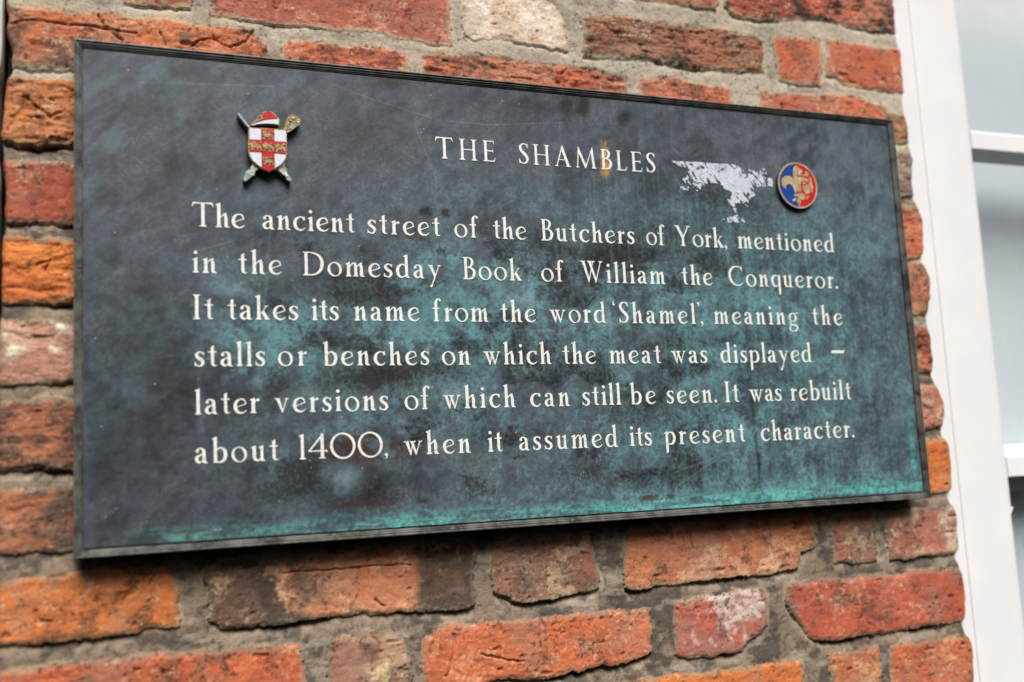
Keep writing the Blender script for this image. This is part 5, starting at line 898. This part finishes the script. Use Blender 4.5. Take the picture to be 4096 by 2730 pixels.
# coat of arms
m_cast = noisy("verdigris_casting", lin((74, 84, 74)), lin((120, 108, 84)), 120, 0.5, metal=0.25, bump=0.0006, bscale=420, c3=lin((120, 158, 148)), s3=110)
m_silver = noisy("tarnished_silver", lin((112, 118, 108)), lin((176, 176, 164)), 160, 0.45, metal=0.3, bump=0.0012, bscale=380, c3=lin((136, 168, 160)), s3=140)
m_gold = noisy("tarnished_gilt", lin((112, 94, 58)), lin((168, 144, 96)), 300, 0.4, metal=0.35, bump=0.0009, bscale=520, c3=lin((70, 58, 40)), s3=420)
m_red = noisy("red_enamel", lin((180, 26, 34)), lin((196, 34, 40)), 200, 0.28, spec=0.5)
m_white = noisy("white_enamel", lin((214, 216, 228)), lin((224, 224, 232)), 200, 0.25, spec=0.5)
m_blue = noisy("blue_enamel", lin((26, 64, 136)), lin((32, 72, 146)), 200, 0.22, spec=0.5)
m_pgold = noisy("pale_gilt", lin((172, 144, 104)), lin((196, 176, 138)), 120, 0.35, metal=0.15, bump=0.0001, bscale=700, c3=lin((214, 212, 190)), s3=60)
m_patina = noisy("green_patina", lin((110, 152, 150)), lin((140, 178, 172)), 260, 0.6, bump=0.0005, bscale=500)
A = D["coat"]
def shrink(p, k):
    p = np.array(p); c = p.mean(0); return c + (p - c) * k
SYF = -.008
arms = extrude_loops("coat_of_arms", [shrink(A["shield"], .97)], SYF + .004, DP + .001, m_cast, plaque)
sh = extrude_loops("shield", [A["shield"]], SYF + .0007, SYF + .0052, m_gold, arms)
extrude_loops("red_cross", [A["cross"]], SYF, SYF + .002, m_red, arms)
for q in ("q0", "q1", "q2", "q3"): extrude_loops("white_quarter", [A[q]], SYF, SYF + .002, m_white, arms)
for lp in D["lions"]: extrude_loops("gold_lion", [lp], SYF - .0007, SYF + .001, m_gold, arms)
extrude_loops("cap", [A["cap"]], SYF + .0007, DP + .001, m_gold, arms)
extrude_loops("cap_crown", [A["capred"]], SYF, SYF + .002, m_red, arms)
extrude_loops("cap_brim", [A["brim"]], SYF - .0002, SYF + .002, m_white, arms)
extrude_loops("cap_ornament", [A["caplion"]], SYF - .0007, SYF + .001, m_gold, arms)
extrude_loops("sword_blade", [A["blade"]], SYF + .003, DP + .001, m_silver, arms)
extrude_loops("blade_enamel", [A["bladewhite"]], SYF + .0024, SYF + .004, m_white, arms)
extrude_loops("sword_hilt", [A["hilt"]], SYF + .003, DP + .001, m_silver, arms)
for q in ("g0", "g1", "g2", "g3"): extrude_loops("hilt_enamel", [A[q]], SYF + .0024, SYF + .004, m_white, arms)
extrude_loops("mace_head", [A["mace"]], SYF + .003, DP + .001, m_gold, arms)
extrude_loops("mace_band", [A["mband"]], SYF + .0022, SYF + .004, m_gold, arms)
extrude_loops("mace_stain", [A["mpat"]], SYF + .0026, SYF + .004, m_patina, arms)
for q in ("m0", "m1"): extrude_loops("mace_stud", [A[q]], SYF + .002, SYF + .004, m_white, arms)
extrude_loops("mace_handle", [A["maceb"]], SYF + .003, DP + .001, m_silver, arms)

# round badge
CX, CZ, RR, YF = 818.5, 387.6, 28.85, -.0015
def arc(r, a0, a1, n=48): return [(CX + r * math.cos(R(a0 + (a1 - a0) * i / n)), CZ + r * math.sin(R(a0 + (a1 - a0) * i / n))) for i in range(n + 1)]
badge = extrude_loops("round_badge", [arc(RR, 0, 357, 90)], YF + .0005, DP + .001, noisy("badge_bronze", lin((70, 64, 50)), lin((104, 96, 74)), 90, .4, metal=.3), plaque)
extrude_loops("badge_rim", [arc(RR, 0, 357, 90), arc(RR * .935, 0, 357, 90)], YF - .0002, YF + .002, m_pgold, badge)
extrude_loops("blue_half", [arc(RR * .935, 90.9, 269.1)], YF + .0002, YF + .002, m_blue, badge)
extrude_loops("red_half", [arc(RR * .935, -89.1, 89.1)], YF + .0002, YF + .002, m_red, badge)
extrude_loops("fleur_and_rose", D["gold"][:1], YF - .0003, YF + .002, m_pgold, badge)
for lp in D["gold"][1:]: extrude_loops("gilt_petal", [lp], YF - .00025, YF + .002, m_pgold, badge)

# torn white sticker
def build_sticker():
    st = .4
    ps = D["stick"]
    x0, x1 = min(p[0] for q in ps for p in q) - 4, max(p[0] for q in ps for p in q) + 4
    z0, z1 = min(p[1] for q in ps for p in q) - 4, max(p[1] for q in ps for p in q) + 4
    X, Z = np.meshgrid(np.arange(x0, x1, st), np.arange(z0, z1, st))
    jx = X + 2.4 * (vnoise(X, Z, 3, 3, 101) - .5); jz = Z + 1.6 * (vnoise(X, Z, 3, 3, 102) - .5)
    top = max(p[1] for p in ps[0])
    d = np.full(X.shape, 99.)
    for q in ps: d = np.minimum(d, polysdf(np.where(X > 0, jx, X), np.where(Z > top - 3, Z, jz), q))
    u, v = X * .8 + Z * .6, -X * .6 + Z * .8
    nz_ = .6 * fbm(u, v, 3.0, 103, 4, .66, sz=7.0) + .4 * vnoise(u, v, 1.6, 3.2, 105) + .22 * (vnoise(X, Z, .9, 1.1, 106) - .5)
    xm = (x0 + x1) / 2
    core = np.exp(-(((X - (x0 + (x1 - x0) * .56)) / 11) ** 2 + ((Z - (z0 + (z1 - z0) * .62)) / 22) ** 2))
    f = -d / 4.5 + (nz_ - .485) * 15.0 + core * 1.2 + .6 * sstep(8, 3, top - Z)
    f = np.where(d > .8, -1, np.minimum(f, -d * 2 + 1.2))
    speck = (vnoise(X, Z, 1.3, 1.7, 107) > .90) & (vnoise(X, Z, 9, 9, 108) > .52) & (d < 7)
    f = np.where(speck, 1, f)
    lps = contours(blur((f > 0).astype(float), 1))
    lps = [simplify(p, .25) for p in lps if len(p) > 7]
    return [np.stack([x0 + p[:, 0] * st, z0 + p[:, 1] * st], 1) for p in lps]
m_paper = noisy("weathered_paper", lin((178, 185, 196)), lin((206, 211, 219)), 240, 0.8, spec=0.2, bump=0.0001, bscale=700, c3=lin((160, 168, 180)), s3=150)
extrude_loops("sticker_remnant", build_sticker(), DP - .0003, DP + .0008, m_paper, plaque)

# ------------------------------------------------------------------ white sash window right of the wall
win = thing("sash_window", (1.10, .06, -.33), "white painted timber sash window at the right edge of the brick wall", "window")
m_white_paint = noisy("white_gloss_paint", lin((226, 226, 227)), lin((231, 231, 231)), 14, 0.45, spec=0.4, bump=0.0002, bscale=60)
ZB, ZT, XE = -.33, .80, 1.75
bm = bmesh.new()
add_prism(bm, [(1.0, .12), (1.0, .043), (1.0665, .043), (1.0665, .0415), (1.0695, .0405), (1.0705, .0455), (1.1475, .0455), (1.1545, .0465), (1.1555, .0480), (1.1555, .115), (1.1, .12)], 'z', ZB, ZT)
frame_o = finish(bm, "window_frame", m_white_paint, win)
bm = bmesh.new(); add_box(bm, XE, XE + .12, .0455, .12, ZB, ZT); finish(bm, "window_frame", m_white_paint, win)
bm = bmesh.new()
add_prism(bm, [(1.149, .095), (1.149, .0474), (1.151, .0462), (1.1535, .0466), (1.160, .0500), (1.1625, .054), (1.1625, .095)], 'z', -.0215, ZT)
# horn below the meeting rail
add_prism(bm, [(1.149, -.0305), (1.1555, -.0305), (1.1625, -.0215), (1.149, -.0215)], 'x', 0, 1) if False else None
hv = [(1.149, -.0315), (1.1556, -.0315), (1.1618, -.0225), (1.1618, -.0215), (1.149, -.0215)]
v0 = [bm.verts.new((x, .0478, z)) for x, z in hv]; v1 = [bm.verts.new((x, .094, z)) for x, z in hv]
for i in range(5): bm.faces.new((v0[i], v0[(i + 1) % 5], v1[(i + 1) % 5], v1[i]))
bm.faces.new(v0); bm.faces.new(v1[::-1])
upper = finish(bm, "upper_sash", m_white_paint, win)
bm = bmesh.new()
add_prism(bm, [(.0935, .0600), (.0752, .0611), (.0535, .0462), (.0505, .0445), (.0500, .019), (.0510, .018), (.0935, .018)], 'x', 1.1626, XE - .001)
finish(bm, "meeting_rail", m_white_paint, upper)
bm = bmesh.new()
add_prism(bm, [(.0752, .5115), (.0515, .5015), (.050, .499), (.050, .476), (.0515, .4743), (.0752, .4645)], 'x', 1.1626, XE - .001)
finish(bm, "glazing_bar", m_white_paint, upper)
bm = bmesh.new(); add_box(bm, 1.44, 1.464, .0512, .0751, .0665, ZT - .02)
finish(bm, "glazing_bar", m_white_paint, upper)
bm = bmesh.new()
add_box(bm, 1.1565, 1.2005, .0965, .136, ZB, .062, .002)
add_box(bm, 1.2006, XE - .001, .0965, .136, -.003, .062, .002)
lower = finish(bm, "lower_sash", m_white_paint, win)

mg = bpy.data.materials.new("window_glass"); mg.use_nodes = True
n, l = mg.node_tree.nodes, mg.node_tree.links
n.clear()
mo = n.new("ShaderNodeOutputMaterial"); mixs = n.new("ShaderNodeMixShader"); tb = n.new("ShaderNodeBsdfTransparent"); gb = n.new("ShaderNodeBsdfGlossy")
tb.inputs["Color"].default_value = (.93, .96, .97, 1); gb.inputs["Roughness"].default_value = .02
lw = n.new("ShaderNodeLayerWeight"); lw.inputs["Blend"].default_value = .5
pw = n.new("ShaderNodeMath"); pw.operation = 'POWER'; pw.inputs[1].default_value = 4.0; l.new(lw.outputs["Facing"], pw.inputs[0])
fr = n.new("ShaderNodeMath"); fr.operation = 'MULTIPLY_ADD'; fr.inputs[1].default_value = .85; fr.inputs[2].default_value = .045; l.new(pw.outputs[0], fr.inputs[0])
gnz = n.new("ShaderNodeTexNoise"); gnz.inputs["Scale"].default_value = 5
gtc = n.new("ShaderNodeTexCoord"); l.new(gtc.outputs["Object"], gnz.inputs["Vector"])
gbp = n.new("ShaderNodeBump"); gbp.inputs["Strength"].default_value = .3; gbp.inputs["Distance"].default_value = .003
l.new(gnz.outputs["Fac"], gbp.inputs["Height"]); l.new(gbp.outputs["Normal"], gb.inputs["Normal"])
l.new(fr.outputs[0], mixs.inputs[0]); l.new(tb.outputs[0], mixs.inputs[1]); l.new(gb.outputs[0], mixs.inputs[2]); l.new(mixs.outputs[0], mo.inputs[0])
bm = bmesh.new(); add_box(bm, 1.1627, XE - .0005, .0755, .0785, .0613, ZT); finish(bm, "pane", mg, upper)
bm = bmesh.new(); add_box(bm, 1.2007, XE + .01, .106, .109, ZB, -.0031); finish(bm, "pane", mg, lower)

m_curt = noisy("pale_curtain_cloth", lin((218, 218, 220)), lin((224, 223, 224)), 6, 0.9, spec=0.1, bump=0.0003, bscale=900)
Xc, Zc = np.meshgrid(np.linspace(1.12, 2.3, 500), np.linspace(-.5, .82, 60))
fold = .010 * np.sin(Xc * 95 + 1.6 * np.sin(Xc * 31)) + .012 * np.sin(Xc * 37 + 1) + .006 * np.sin(Xc * 210 + 3 * Zc)
curt = link("curtain", grid_mesh("curtain", Xc, .158 - .026 * sstep(.08, -.01, Zc) + .45 * fold * sstep(.05, -.08, Zc) + .05 * fold, Zc, {}), m_curt)
tag(curt, "pale blue-grey folded curtain hanging behind the sash window panes", "curtain")

# ------------------------------------------------------------------ pale painted post beyond the dark gap on the left
def build_post():
    pr = sorted((z / 1000, x / 1000) for x, z in D["post"])
    zs = np.linspace(-.33, .80, 220)
    xe = np.interp(zs, [a for a, _ in pr], [b for _, b in pr])
    rng = np.random.RandomState(3)
    xe = xe + .0006 * (vnoise(zs * 1000, zs * 0, 14, 14, 111) - .5)
    bm = bmesh.new()
    rows = []
    for z, x in zip(zs, xe):
        rows.append([bm.verts.new(p) for p in ((-.20, .11, z), (-.20, .018, z), (x - .0025, .018, z), (x - .0006, .0188, z), (x, .0208, z), (x, .11, z))])
    for a, b in zip(rows, rows[1:]):
        for i in range(5): bm.faces.new((a[i], a[i + 1], b[i + 1], b[i]))
    add_box(bm, -.195, -.035, .0985, .125, -.33, .80)  # backing added behind the gap to block sky light leaking through
    o = finish(bm, "timber_post", noisy("grey_white_paint", lin((186, 190, 186)), lin((206, 208, 204)), 30, .6, bump=.0004, bscale=120))
    for f in o.data.polygons: f.use_smooth = False
    return o
tag(build_post(), "pale grey painted timber post at the left edge beyond a dark gap beside the bricks", "post")
